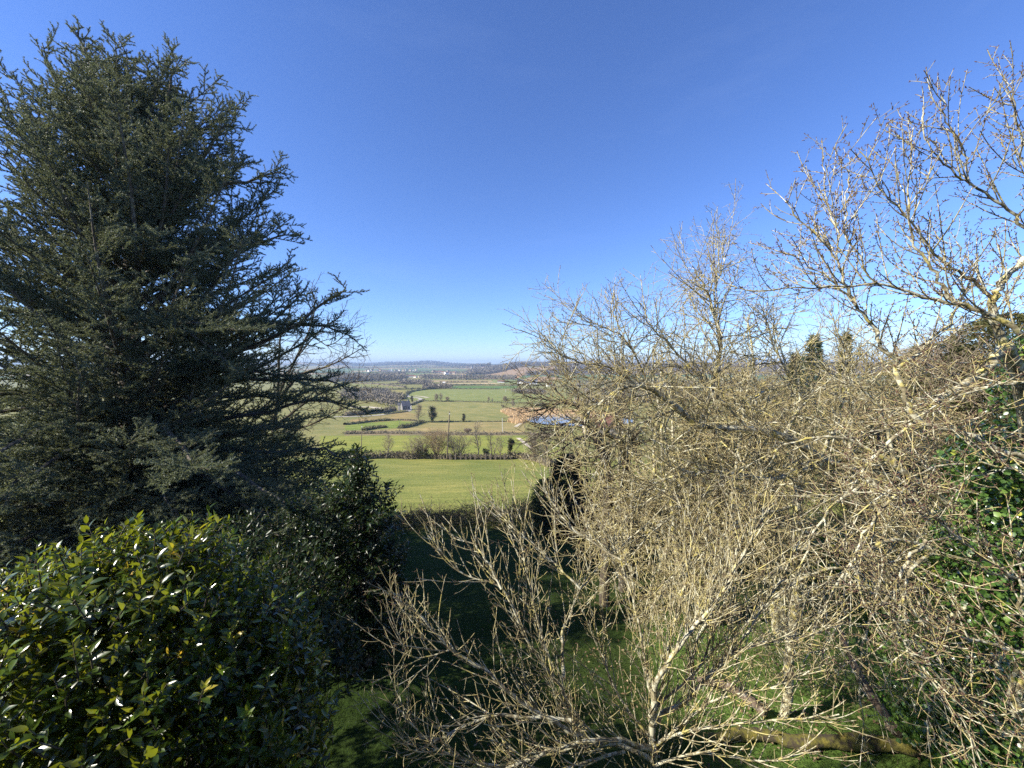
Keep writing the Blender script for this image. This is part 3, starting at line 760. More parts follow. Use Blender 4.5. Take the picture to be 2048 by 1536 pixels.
bare_tree(927, 844, 827, 15, 'stunted ivy-covered tree alone in the meadow', 14, low=.1, twig=1.5, ivy=.95)
bare_tree(873, 803.5, 787, 18, 'bare tree at the left of the far meadow clump', 15, low=.05, twig=2.6)
bare_tree(882, 803.5, 785.5, 16, 'tallest bare tree of the far meadow clump', 16, low=.05, twig=2.6)
bare_tree(895, 803.5, 793, 16, 'small round bare tree right of the far meadow clump', 17, low=.05, twig=2.6)
bare_tree(977, 804.5, 793, 12, 'small bare tree on the long meadow hedge', 18, low=.1, twig=2.6)
bare_tree(985, 804.5, 796, 8, 'tiny bare tree beside the small hedge tree', 19, low=.1, twig=2.6)
bare_tree(1010, 806, 792, 20, 'pale bare tree above the reed bed', 20, low=.15, twig=2.6)
bare_tree(1025, 817, 798, 20, 'bare tree standing at the top of the reed bed', 21, low=.2, twig=2.)
bare_tree(1006, 817, 808, 10, 'small bush at the left corner of the reed bed', 22, stems=5, low=.0, twig=2.)
bare_tree(824, 804, 792, 12, 'dark round tree beside the lane behind the grey house', 23, low=.1, twig=2., ivy=1.)
bare_tree(806, 819, 803, 12, 'dark tree hugging the grey house', 24, low=.05, twig=2., ivy=1.)
bare_tree(1078, 922, 862, 62, 'bare multi-stemmed tree at the right end of the near hedge', 25, stems=6, low=.1, twig=1.1)
bare_tree(1096, 930, 850, 60, 'leaning bare tree with a pale trunk behind the black shrub', 26, low=.2, dens=1.1, lean=-.3)
bare_tree(1022, 840, 830, 14, 'dark thorn bush among the reeds', 27, stems=5, low=.0, twig=2.)
bare_tree(935, 866, 857, 26, 'low brown bush behind the willow row', 28, stems=7, low=.0, twig=1.4)
# ------------------------------------------------------------------ the cedar
def cedar():
    rnd = random.Random(77)
    YC = 13.5
    bx = -13.6; b = ground(bx, YC)
    o = thing('cedar_tree', b, 'huge dark blue-green cedar filling the left of the view', 'tree')
    L = lambda *ps: [at(p[0], p[1], YC + (p[2] if len(p) > 2 else 0)) for p in ps]
    tr = []
    def stem(pts, r0, r1, n=14, wig=.05):
        q = smooth_line(pts, n, wig, rnd); q[0] = tuple(pts[0])
        tr.append((q, [r0 + (r1-r0)*k/(n-1) for k in range(n)], .1)); return q
    stem([(b[0], b[1], b[2]-.4)] + L((262, 900), (258, 700), (262, 480), (235, 300), (195, 170), (152, 52)), .42, .012, 18)
    stem(L((262, 500), (290, 330), (330, 210), (358, 112)), .13, .01)
    stem(L((258, 430), (250, 300), (262, 200), (243, 82)), .11, .01)
    stem(L((262, 560), (200, 380), (140, 230), (85, 85)), .13, .01)
    stem(L((262, 620), (150, 430), (60, 290), (2, 170)), .13, .01)
    stem(L((260, 560), (345, 400), (420, 290), (470, 235)), .11, .01)
    rz = np.array([-1, 0, 2, 5, 8, 10.5, 12, 13.3, 15, 17, 18.3]); rr = np.array([6.3, 6.8, 7.4, 7.5, 6.6, 5.1, 4.6, 3.9, 2.1, .7, .2])
    prim = []
    N = 240
    def add_prim(p, az, el, Lb, r0):
        d = (math.cos(az)*math.cos(el), math.sin(az)*math.cos(el), math.sin(el))
        n = 11
        up = .10 if el > .3 else -.035
        q = grow(p, d, Lb, n, .05, up, rnd)
        prim.append((q, [r0*(1-.88*k/(n-1)) for k in range(n)], .2))
    ax = tr[0][0]
    for i in range(N):
        f = (i + rnd.random())/N
        z = 1.0 + (b[2] + 1.0) * 0 + (17.3 - .8)*f**1.32
        # trunk position at this height
        k = min(range(len(ax)-1), key=lambda k_: abs((ax[k_][2]+ax[k_+1][2])/2 - z))
        t = min(1, max(0, (z-ax[k][2])/((ax[k+1][2]-ax[k][2]) or 1)))
        p = tuple(ax[k][c] + (ax[k+1][c]-ax[k][c])*t for c in range(3))
        az = i*2.39996 + rnd.gauss(0, .25)
        el = rad(6 + 44*f**1.3 + rnd.gauss(0, 7))
        rad_ = float(np.interp(z + .5*math.tan(el), rz, rr))*rnd.uniform(.80, 1.04)
        if math.sin(az) < 0: rad_ *= 1 + math.sin(az)*(.08 + .42*min(1, max(0, (z-7)/8)))
        if math.cos(az) < 0: rad_ *= 1 + math.cos(az)*.3*min(1, max(0, (z-10)/5))
        add_prim(p, az, el, max(.5, rad_/max(.5, math.cos(el))), .02 + .011*rad_)
    # long arms that break the outline, and drooping skirts low on the right
    arms = [([(262, 760), (480, 705), (600, 640), (660, 600), (698, 568)], -1.0), ([(262, 860), (500, 830), (640, 800), (742, 832)], .5),
            ([(262, 900), (500, 900), (640, 900), (712, 925)], -.5), ([(262, 880), (450, 930), (560, 1000), (655, 1020)], -4.5),
            ([(262, 940), (480, 1010), (640, 1080), (770, 1106)], -3.0), ([(262, 820), (330, 860), (380, 920), (395, 938)], -6.3),
            ([(262, 780), (520, 760), (650, 760), (715, 790)], .8), ([(262, 700), (520, 650), (640, 655), (712, 672)], .2),
            ([(262, 870), (120, 900), (40, 960), (-20, 1010)], -6.2), ([(262, 900), (420, 960), (520, 1040), (600, 1105)], -3.5),
            ([(262, 560), (420, 500), (530, 480), (590, 468)], -.5), ([(262, 450), (420, 380), (510, 355), (565, 345)], 0.)]
    for ps, dy in arms:
        m = len(ps)
        pts = [at(p[0], p[1], YC + dy*(k/(m-1))) for k, p in enumerate(ps)]
        q = smooth_line(pts, 11, .04, rnd)
        prim.append((q, [.10*(1-.9*k/10) for k in range(11)], .2))
    for i in range(46):
        q = ax[rnd.randrange(1, 4)]
        az = -rnd.uniform(-.6, math.pi + .6)
        add_prim((q[0], q[1], b[2] + rnd.uniform(.8, 5.)), az, rad(rnd.uniform(-6, 10)), rnd.uniform(4.5, 7.6), .08)
    for s in tr[1:]: prim.append((s[0], s[1], .3))
    # flat sprays: side shoots in the plane of each limb, then short upright shoots
    sec = []; ter = []
    def side(src, gap, lo, hi, n, r0, r1, start, flat, upk, out, tip=.6):
        for pts, rs, tt in src:
            m = len(pts); seg = [math.dist(pts[i], pts[i+1]) for i in range(m-1)]; tot = sum(seg)
            s = tot*start + rnd.random()*gap; sgn = 1
            while s < tot*.99:
                q = s; i = 0
                while i < m-2 and q > seg[i]: q -= seg[i]; i += 1
                t = q/(seg[i] or 1)
                p = tuple(pts[i][c] + (pts[i+1][c]-pts[i][c])*t for c in range(3))
                d = nrm(tuple(pts[i+1][c]-pts[i][c] for c in range(3)))
                sd = nrm(cross(d, (rnd.gauss(0, flat), rnd.gauss(0, flat), 1)))
                sgn = -sgn; a = rad(rnd.uniform(38, 62))
                dd = nrm(tuple(d[c]*math.cos(a) + sgn*sd[c]*math.sin(a) + (upk*rnd.uniform(.2, 1.4) if c == 2 else 0) for c in range(3)))
                f = s/tot
                Ls = min(lo + (hi-lo)*rnd.random(), .12 + tot*.34)*(1 - tip*f)
                out.append((grow(p, dd, Ls, n, .09, .05, rnd), [r0 + (r1-r0)*k/(n-1) for k in range(n)], .6))
                s += gap*rnd.uniform(.6, 1.4)
    side(prim, .165, .55, 2.2, 6, .014, .006, .14, .35, .10, sec)
    side(sec, .095, .16, .5, 4, .006, .004, .06, .6, .32, ter, .4)
    mk('trunk', [(v, f, 0, a) for v, f, a in tubes(tr, 9)], [M['cedar_bark']], o)
    # needle tufts along every shoot
    NV = []
    def clothe(src, gap, Ln, w, per, frm=0.):
        A, B, T0 = [], [], []
        for pts, rs, tt in src:
            m = len(pts)
            for i in range(int(frm*(m-1)), m-1): A.append(pts[i]); B.append(pts[i+1])
        A = np.array(A); B = np.array(B); D = B-A; l = np.linalg.norm(D, axis=1)
        cnt = np.maximum(1, (l/gap + rng.random(len(l))).astype(int))
        k = np.repeat(np.arange(len(A)), cnt*per)
        t = rng.random(len(k))
        # needles stand in tufts: snap the position along the shoot
        t = (np.floor(t*cnt[k]) + .5 + rng.normal(0, .12, len(k)))/cnt[k]
        P = A[k] + D[k]*t[:, None]
        dn = D[k]/(l[k][:, None]+1e-9)
        dirn = rvec(len(k))*1.0 + dn*.55 + np.array([0, 0, .25])
        tn = np.clip(.35 + rng.normal(0, .16, len(k)) + .25*np.sin(P[:, 0]*1.1 + 2)*np.sin(P[:, 2]*.9 + P[:, 1]*.7), 0, 1)
        NV.append(tris(P, dirn, rvec(len(k)), Ln*rng.uniform(.7, 1.25, len(k)), w, tn))
    clothe(ter, .030, .052, .018, 7)
    clothe(sec, .032, .052, .018, 7, .1)
    clothe(prim, .05, .055, .02, 5, .4)
    mk('crown', [(v, f, 0, a) for v, f, a in tubes(prim, 5) + tubes(sec, 3) + tubes(ter, 3)] + [(v, f, 1, a) for v, f, a in NV], [M['cedar_bark'], M['needle']], o, False)
    print('cedar', len(prim), len(sec), len(ter), sum(len(x[1]) for x in NV))
cedar()

# ------------------------------------------------------------------ broad-leaved evergreens
def leafy(name, label, mat, base, lobes, nshoot, leafL, leafW, seed, per=8, yellow=.05, stemr=.008, fill=.35, rough=.1, cat='bush', inner=.0):
    """lobes: (centre, radii); shoots stand on the lobes' surface and carry whorls of leaves"""
    rnd = random.Random(seed)
    o = thing(name, base, label, cat)
    P, D, N, L, W, T = [], [], [], [], [], []
    st = []
    tot = sum(r[0]*r[1] + r[1]*r[2] + r[0]*r[2] for c, r in lobes)
    golden = 2.39996
    for c, r in lobes:
        n = int(nshoot*(r[0]*r[1] + r[1]*r[2] + r[0]*r[2])/tot)
        for i in range(n):
            v = nrm((rnd.gauss(0, 1), rnd.gauss(0, 1), rnd.gauss(0, 1)))
            if v[2] < -.55: continue
            q = 1 + rnd.gauss(0, rough) if rnd.random() > fill else rnd.uniform(.55, .97)
            bump = 1 + .10*math.sin(v[0]*7+seed)*math.sin(v[1]*6+1)+.08*math.sin(v[2]*9+2)
            p = tuple(c[k] + v[k]*r[k]*q*bump for k in range(3))
            d = nrm((v[0]*.8 + rnd.gauss(0, .3), v[1]*.8 + rnd.gauss(0, .3), v[2]*.8 + .55 + rnd.gauss(0, .25)))
            ln = leafL*rnd.uniform(1.3, 2.6)
            s0 = tuple(p[k] - d[k]*ln for k in range(3))
            pts = grow(s0, d, ln, 4, .06, .2, rnd)
            st.append((pts, [stemr, stemr*.8, stemr*.6, stemr*.4], .4))
            u = nrm(cross(d, (.3, .2, 1))); w = cross(d, u)
            m = per + rnd.randint(-2, 3); ph = rnd.random()*6.28
            yel = rnd.random() < yellow
            base_t = rnd.uniform(0, .8)
            for j in range(m):
                t = (j+.5)/m
                i2 = min(2, int(t*3)); tt = t*3 - i2
                q0 = tuple(pts[i2][k] + (pts[i2+1][k]-pts[i2][k])*tt for k in range(3))
                a = ph + j*golden
                rdl = tuple(u[k]*math.cos(a) + w[k]*math.sin(a) for k in range(3))
                spread = 1.15 - .75*t
                ld = nrm(tuple(rdl[k]*spread + d[k]*(.35 + .65*t) for k in range(3)))
                ld = nrm((ld[0], ld[1], ld[2] - .12))
                nn = nrm(tuple(d[k]*1.0 - rdl[k]*.45 + rnd.gauss(0, .22) for k in range(3)))
                P.append(q0); D.append(ld); N.append(nn)
                s = leafL*rnd.uniform(.65, 1.2)*(1 - .25*t)
                L.append(s); W.append(s*leafW*rnd.uniform(.85, 1.15))
                if (yel and rnd.random() < .55) or rnd.random() < .012: T.append(rnd.uniform(.86, 1.))
                else: T.append(min(.84, max(0, base_t + rnd.gauss(0, .15))))
    # main stems from the ground up into each lobe
    for c, r in lobes:
        for i in range(4):
            e = tuple(c[k] + rnd.uniform(-.35, .35)*r[k] for k in range(3))
            mid = ((base[0]*.6 + e[0]*.4), (base[1]*.6 + e[1]*.4), (base[2] + e[2])/2)
            q = smooth_line([(base[0]+rnd.gauss(0, .15), base[1]+rnd.gauss(0, .15), base[2]-.2), mid, e], 8, .02, rnd)
            st.append((q, [.05*(1-.8*k/7) for k in range(8)], .1))
    mk('stem', [(v, f, 0, a) for v, f, a in tubes(st, 5)], [M['dark_bark']], o)
    lv = leaves(P, D, N, L, W, np.array(T), .3, np.array([rnd.uniform(.02, .35) for _ in P]))
    mk('foliage', [(*lv[:2], 0, lv[2])], [M[mat]], o)
    print(name, len(P))
    return o
YL = 3.6
def lobe(px, py, Y, rpx, ry, rz=None):
    c = at(px, py, Y); k = Y/FPX
    return (c, (rpx*k, ry, (rz or rpx)*k))
leafy('laurel_bush', 'glossy laurel bush with some yellow leaves in the bottom left corner', 'laurel', ground(-3.6, 3.9),
      [lobe(250, 1280, 3.9, 235, 1.1, 235), lobe(30, 1420, 3.3, 220, 1.0, 260), lobe(430, 1390, 4.1, 185, .95, 245), lobe(330, 1150, 4.2, 110, .6, 120), lobe(200, 1520, 3.2, 240, .9, 230), lobe(490, 1540, 3.7, 160, .8, 250), lobe(560, 1480, 4.3, 90, .7, 200), lobe(560, 1330, 4.5, 80, .6, 150), lobe(120, 1240, 3.7, 130, .7, 120), lobe(350, 1290, 5.3, 190, .9, 170), lobe(180, 1240, 5.7, 180, .9, 160)],  # last two lobes are hidden behind the rest, added to shade the lawn
      4700, .135, .44, 3, 8, .10)
leafy('evergreen_shrub', 'dark large-leaved evergreen shrub in front of the sunlit field', 'magnolia', ground(-3.7, 9.2),
      [lobe(710, 985, 9.0, 48, .5, 75), lobe(720, 935, 9.0, 24, .25, 50), lobe(760, 1010, 9.0, 46, .5, 52), lobe(690, 1070, 9.2, 70, .7, 90), lobe(755, 1095, 9.2, 55, .6, 75), lobe(725, 1180, 9.4, 85, .9, 110), lobe(650, 1090, 9.6, 80, .9, 130), lobe(780, 1160, 9.6, 35, .5, 60), lobe(680, 1230, 9.4, 90, .9, 90), lobe(740, 1250, 9.2, 70, .8, 70), lobe(560, 1150, 9.6, 120, 1., 150), lobe(600, 1250, 8.6, 120, .9, 110), lobe(540, 1190, 7.2, 120, 1.0, 90), lobe(600, 1290, 6.8, 110, 1.0, 90), lobe(660, 1340, 7.0, 60, .7, 70)],
      3200, .17, .36, 8, 9, .012, .01, .3)

# ------------------------------------------------------------------ old fruit trees on the right
FB = 'fruit_bark'
def fruit_tree(name, base, label, limbs, seed, l1, l2, l3=None, budgap=.05, budsize=.02, mat=FB, inside=None, cat='tree', grp=None, wig=.012, hang=None, lw=1.):
    rnd = random.Random(seed)
    o = thing(name, base, label, cat, grp)
    tr = []
    for pts, r0, r1 in limbs:
        if r0 < .07: r0 *= lw
        n = max(8, 4*len(pts))
        q = smooth_line(pts, n, wig, rnd)
        # the swelling and narrowing of old wood
        tr.append((q, [(r0 + (r1-r0)*(k/(n-1))**.8)*rnd.uniform(.92, 1.08) for k in range(n)], .0 + .5*(k/(n)) if False else .1))
    pl = []
    a = sprout(pl, tr, l1, rnd, inside)
    if hang: a = a + sprout(pl, tr, hang, rnd, inside)
    b = sprout(pl, a, l2, rnd, inside)
    c = sprout(pl, b, l3, rnd, inside) if l3 else []
    bd = buds(a[::1] + b + c, budgap, budsize, rnd) if budgap else []
    mk('trunk', [(v, f, 0, t) for v, f, t in tubes(tr, 9)], [M[mat]], o)
    mk('crown', [(v, f, 0, t) for v, f, t in tubes(a, 5) + tubes(b, 4) + tubes(c, 3) + tubes(bd, 3)], [M[mat]], o)
    print(name, len(a), len(b), len(c), len(bd))
    return o
def LM(Y0, Y1, *ps):
    m = len(ps)
    return [at(p[0], p[1], Y0 + (Y1-Y0)*k/(m-1)) for k, p in enumerate(ps)]

# front tree at the bottom, sunlit, seen from above
F = 4.3
bF = ground(1.75, 4.6)
limF = [([bF] + LM(4.5, F, (1306, 1560), (1305, 1450), (1310, 1360)), .05, .034),
        (LM(F, 3.9, (1310, 1370), (1345, 1310), (1400, 1240), (1452, 1175), (1522, 1035)), .032, .007),
        (LM(F, 4.1, (1345, 1310), (1420, 1215), (1490, 1100), (1540, 1010)), .024, .006),
        (LM(4.35, 4.6, (1308, 1410), (1290, 1320), (1274, 1230), (1240, 1120), (1200, 1040)), .022, .006),
        (LM(4.4, 4.4, (1306, 1520), (1240, 1490), (1161, 1471), (1122, 1373), (1106, 1354), (1051, 1276), (1004, 1178), (919, 1143), (856, 1069)), .03, .006),
        (LM(4.2, 4.0, (1161, 1471), (1051, 1412), (973, 1342), (903, 1299), (840, 1232), (813, 1182)), .026, .006),
        (LM(4.1, 3.9, (1140, 1440), (1051, 1434), (973, 1434), (875, 1478), (838, 1465), (792, 1410)), .022, .006),
        (LM(4.4, 3.8, (1306, 1500), (1250, 1482), (1188, 1481), (1110, 1498), (1051, 1524), (960, 1560)), .034, .01),
        (LM(F, 4.8, (1126, 1358), (1126, 1260), (1133, 1244), (1161, 1178), (1219, 1112), (1280, 1060)), .02, .006),
        (LM(F, 4.7, (1004, 1178), (960, 1100), (905, 1075)), .013, .005),
        (LM(F, 4.9, (1161, 1178), (1080, 1100), (1020, 1050), (975, 1005)), .014, .005),
        (LM(F, 5.2, (1240, 1120), (1150, 1060), (1095, 990), (1088, 935)), .013, .005),
        (LM(4.4, 4.6, (1307, 1450), (1330, 1424), (1384, 1390), (1388, 1300), (1440, 1180), (1420, 1060)), .036, .007),
        (LM(4.45, 4.3, (1384, 1390), (1443, 1323), (1510, 1290), (1600, 1275), (1700, 1240)), .026, .007),
        (LM(4.4, 4.0, (1307, 1490), (1360, 1466), (1450, 1450), (1560, 1440), (1680, 1430)), .022, .006),
        (LM(4.2, 3.9, (903, 1299), (830, 1315), (792, 1262)), .010, .004),
        (LM(4.2, 3.9, (875, 1478), (820, 1500), (790, 1440)), .010, .004),
        (LM(4.2, 3.7, (1188, 1481), (1000, 1530), (880, 1500), (850, 1470)), .018, .005),
        (LM(4.4, 4.6, (1308, 1440), (1345, 1260), (1380, 1110), (1372, 985)), .018, .005),
        (LM(4.4, 4.7, (1307, 1480), (1235, 1390), (1202, 1290), (1180, 1210)), .018, .005),
        (LM(4.4, 4.4, (1384, 1390), (1480, 1285), (1560, 1160), (1610, 1060)), .018, .005),
        (LM(4.4, 4.1, (1308, 1500), (1420, 1405), (1540, 1375), (1650, 1330)), .017, .005),
        (LM(4.4, 4.0, (1306, 1530), (1400, 1505), (1520, 1522), (1640, 1500)), .018, .005),
        (LM(4.35, 4.5, (1308, 1420), (1400, 1330), (1440, 1220), (1500, 1150)), .015, .005),
        (LM(4.35, 3.8, (1250, 1500), (1150, 1530), (1050, 1560)), .018, .008),
        (LM(4.3, 4.9, (1106, 1354), (1060, 1180), (1040, 1080), (1010, 1010)), .016, .005)]
fruit_tree('fruit_tree', bF, 'low sunlit bare fruit tree spreading at the bottom centre', limF, 31,
    dict(gap=.07, start=.08, len=(.3, 1.25), tip=.45, ang=(25, 55), up=.8, wan=.045, n=8, r=(.0066, .0036), tint=.6, pull=(-.14, 0, .35)),
    dict(gap=.15, start=.15, len=(.08, .45), ang=(25, 50), up=1.2, wan=.07, n=5, r=(.0046, .003), tint=.8),
    dict(gap=.2, start=.2, len=(.03, .12), ang=(35, 65), up=.8, wan=.08, n=3, r=(.0032, .0024), tint=.9), .07, .015, wig=.006)

# middle tree
Mq = 7.0
bM = ground(at(1592, 1200, Mq)[0], Mq + .2)
limM = [([bM] + LM(Mq, Mq, (1588, 1240), (1590, 1100), (1597, 1000), (1603, 940)), .085, .07),
        (LM(Mq, 6.0, (1603, 940), (1640, 918), (1567, 874), (1500, 860), (1401, 851), (1353, 816), (1308, 781), (1278, 773), (1253, 775), (1235, 781), (1190, 815), (1150, 850)), .092, .013),
        (LM(Mq, 6.4, (1278, 773), (1220, 735), (1150, 722), (1110, 700), (1088, 672)), .022, .006),
        (LM(Mq, 6.7, (1300, 778), (1258, 690), (1225, 660), (1160, 640)), .02, .006),
        (LM(Mq, 6.8, (1401, 851), (1440, 700), (1420, 600), (1408, 575), (1385, 530)), .04, .006),
        (LM(Mq, 7.2, (1438, 690), (1430, 580), (1448, 530), (1462, 470)), .022, .005),
        (LM(Mq, 6.6, (1500, 860), (1420, 780), (1350, 700), (1300, 650), (1288, 600)), .03, .006),
        (LM(Mq, 7.6, (1603, 939), (1547, 959), (1473, 949), (1400, 945), (1320, 960), (1240, 1000), (1180, 1010)), .055, .01),
        (LM(Mq, 6.4, (1640, 918), (1717, 943), (1780, 1000), (1850, 1060)), .055, .012),
        (LM(Mq, 7.4, (1567, 874), (1600, 800), (1560, 720), (1535, 650), (1535, 590)), .035, .006),
        (LM(Mq, 7.6, (1640, 918), (1680, 820), (1690, 720), (1660, 620)), .04, .007),
        (LM(Mq, 6.5, (1353, 816), (1280, 850), (1220, 900), (1180, 960)), .022, .006),
        (LM(Mq, 6.2, (1590, 1010), (1500, 1040), (1420, 1090), (1350, 1150), (1300, 1220)), .034, .007),
        (LM(Mq, 6.3, (1592, 1060), (1680, 1080), (1760, 1130), (1820, 1220)), .034, .007),
        (LM(7.2, 6.8, (1473, 949), (1380, 1010), (1290, 1080), (1220, 1170)), .026, .007),
        (LM(7.2, 7.6, (1400, 945), (1300, 1000), (1210, 1060), (1150, 1080)), .022, .007),
        (LM(7.2, 7.0, (1547, 959), (1460, 1060), (1360, 1150), (1330, 1240)), .024, .007),
        (LM(Mq, 6.5, (1308, 781), (1230, 760), (1160, 790), (1110, 760)), .014, .005)]
fruit_tree('fruit_tree', bM, 'dense bare fruit tree with a pale trunk and an arching dark limb in the middle', limM, 32,
    dict(gap=.115, start=.1, len=(.6, 1.75), tip=.4, ang=(30, 65), up=.5, wan=.07, n=8, r=(.0105, .0046), tint=.5, pull=(-.1, 0, .15)),
    dict(gap=.135, start=.1, len=(.2, .75), ang=(32, 60), up=.5, wan=.12, n=6, r=(.0055, .0038), tint=.78),
    dict(gap=.12, start=.1, len=(.07, .28), ang=(35, 70), up=.4, wan=.08, n=4, r=(.0042, .0032), tint=.9), .15, .02,
    hang=dict(gap=.22, start=.1, len=(.7, 1.6), tip=.3, ang=(30, 75), up=-.4, wan=.08, n=8, r=(.011, .006), tint=.5, pull=(0, 0, -.3)))

# big tree at the right edge
Q = 4.9
bR = ground(at(2060, 1200, 5.6)[0], 5.8)
limR = [([bR] + LM(5.7, Q, (2075, 1200), (2070, 950), (2045, 780), (2013, 690)), .15, .07),
        (LM(Q, Q, (2013, 690), (2000, 702), (1967, 741), (1928, 770), (1866, 809), (1834, 842), (1760, 900), (1700, 980)), .07, .01),
        (LM(Q, 4.8, (2010, 695), (1986, 627), (1990, 580), (2025, 541), (2060, 505)), .06, .035),
        (LM(Q, 4.6, (1988, 600), (1947, 561), (1885, 522), (1810, 432), (1767, 381), (1722, 300)), .03, .005),
        (LM(4.4, 4.7, (2120, 690), (2048, 666), (1980, 630), (1912, 608), (1840, 590), (1752, 569), (1639, 573), (1502, 584)), .05, .006),
        (LM(4.6, 4.6, (1912, 608), (1881, 565), (1857, 526), (1822, 463), (1822, 373), (1820, 255)), .032, .005),
        (LM(Q, 5.0, (1834, 842), (1808, 793), (1791, 725), (1761, 695), (1748, 655), (1709, 608), (1682, 549), (1654, 490), (1600, 440), (1572, 400)), .05, .006),
        (LM(4.8, 4.6, (2100, 500), (2048, 452), (1990, 401), (1943, 370), (1912, 350), (1857, 295), (1845, 225)), .03, .005),
        (LM(4.7, 4.6, (1943, 370), (1920, 290), (1890, 230), (1884, 192)), .014, .005),
        (LM(4.7, 4.5, (2090, 420), (2050, 330), (2035, 240), (2025, 160)), .02, .005),
        (LM(4.8, 4.9, (1709, 608), (1660, 560), (1600, 520), (1540, 500)), .016, .005),
        (LM(4.8, 5.0, (1682, 549), (1668, 450), (1648, 380), (1646, 315)), .014, .005),
        (LM(4.8, 4.5, (1834, 842), (1863, 851), (1922, 865), (2000, 900), (2080, 920)), .04, .03),
        (LM(4.8, 5.2, (1797, 735), (1850, 690), (1900, 640), (1925, 560), (1915, 480)), .03, .006),
        (LM(4.7, 4.9, (1752, 569), (1700, 480), (1690, 400), (1700, 340)), .014, .005),
        (LM(4.4, 4.2, (2100, 760), (2000, 770), (1900, 800), (1800, 850), (1720, 870)), .02, .006),
        (LM(4.4, 4.2, (2100, 960), (1990, 930), (1880, 930), (1780, 980), (1700, 1040)), .022, .006),
        (LM(4.4, 4.0, (2110, 1180), (2000, 1140), (1900, 1060), (1820, 1000), (1760, 980)), .024, .006),
        (LM(4.4, 4.1, (2110, 1330), (1990, 1290), (1880, 1260), (1790, 1200), (1700, 1150)), .026, .006),
        (LM(4.4, 4.2, (2100, 1300), (2040, 1210), (2045, 1130), (2000, 1060)), .03, .008),
        (LM(4.6, 4.3, (1860, 950), (1780, 1000), (1720, 1080), (1690, 1180), (1680, 1300)), .024, .006),
        (LM(4.6, 4.1, (1850, 1080), (1800, 1150), (1790, 1250), (1850, 1340), (1930, 1450), (1960, 1530)), .026, .007),
        (LM(4.4, 4.0, (2110, 1480), (2020, 1460), (1940, 1400), (1880, 1330), (1830, 1310)), .02, .006)]
fruit_tree('fruit_tree', bR, 'tall lichen-grey fruit tree with budding tips at the right edge', limR, 33,
    dict(gap=.105, start=.1, len=(.35, 1.15), tip=.45, ang=(28, 60), up=.9, wan=.06, n=8, r=(.0092, .004), tint=.55, pull=(-.1, 0, .2)),
    dict(gap=.15, start=.12, len=(.1, .42), ang=(32, 60), up=.8, wan=.10, n=5, r=(.005, .0036), tint=.82),
    dict(gap=.14, start=.15, len=(.04, .15), ang=(35, 65), up=.6, wan=.1, n=3, r=(.004, .003), tint=.92), .055, .025,
    hang=None, lw=.72)

# hanging lichened branches in front of the ivy, lower right
bH = ground(at(1995, 1300, 6.4)[0], 6.4)
limH = [([bH] + LM(6.4, 6, (1990, 1300), (1975, 1150), (1930, 1040), (1870, 990), (1790, 930)), .10, .04),
        (LM(6, 5.4, (1840, 1000), (1760, 960), (1680, 1000), (1620, 1080), (1590, 1180)), .035, .007),
        (LM(6, 5.2, (1870, 1100), (1780, 1080), (1700, 1130), (1640, 1230), (1610, 1330)), .035, .007),
        (LM(6, 5.2, (1880, 1180), (1800, 1180), (1740, 1240), (1720, 1340), (1730, 1440)), .032, .007),
        (LM(6, 5.0, (1870, 1100), (1820, 1150), (1810, 1260), (1850, 1380), (1860, 1490)), .03, .007),
        (LM(6, 6.4, (1790, 930), (1700, 880), (1600, 880), (1500, 930), (1430, 1000)), .03, .006),
        (LM(6, 6.0, (1790, 930), (1760, 820), (1700, 760), (1640, 740)), .03, .006),
        (LM(6, 5.6, (1700, 1130), (1600, 1160), (1500, 1240), (1440, 1330)), .024, .006),
        (LM(6, 5.4, (1890, 1240), (1960, 1200), (2020, 1240), (2050, 1340)), .028, .007)]
fruit_tree('fruit_tree', bH, 'old fruit tree with drooping lichen-covered branches in front of the ivy', limH, 34,
    dict(gap=.145, start=.1, len=(.45, 1.4), tip=.3, ang=(30, 70), up=-.25, wan=.08, n=8, r=(.009, .0046), tint=.35, pull=(0, 0, -.2)),
    dict(gap=.14, start=.1, len=(.14, .55), ang=(32, 65), up=-.1, wan=.1, n=6, r=(.0052, .0035), tint=.6),
    dict(gap=.12, start=.12, len=(.05, .2), ang=(35, 70), up=.2, wan=.1, n=4, r=(.0046, .0034), tint=.8), .12, .02)

# two shaded trees beyond, dark against the light
T = 12.
bT = ground(at(1212, 980, T)[0], T)
limT = [([bT] + LM(T, T, (1216, 1000), (1210, 921), (1196, 884), (1186, 859), (1165, 825), (1155, 812), (1138, 806), (1118, 806), (1085, 818), (1060, 822)), .17, .012),
        (LM(T, T-.5, (1186, 859), (1161, 845), (1134, 847), (1114, 857), (1080, 880)), .06, .01),
        (LM(T, T+.4, (1165, 825), (1150, 780), (1128, 740), (1110, 700)), .05, .009),
        (LM(T, T+.3, (1196, 884), (1230, 840), (1260, 800), (1290, 760)), .07, .01),
        (LM(T, T+.2, (1138, 806), (1100, 770), (1060, 762), (1040, 755)), .03, .009),
        (LM(T, T+.2, (1138, 806), (1100, 800), (1060, 795), (1035, 780)), .03, .009),
        (LM(T, T-.4, (1118, 806), (1080, 830), (1050, 835)), .02, .009),
        (LM(T, T-.3, (1161, 845), (1120, 870), (1080, 865), (1055, 880)), .03, .009),
        (LM(T, T-.6, (1190, 870), (1150, 880), (1110, 905), (1080, 910)), .035, .009)]
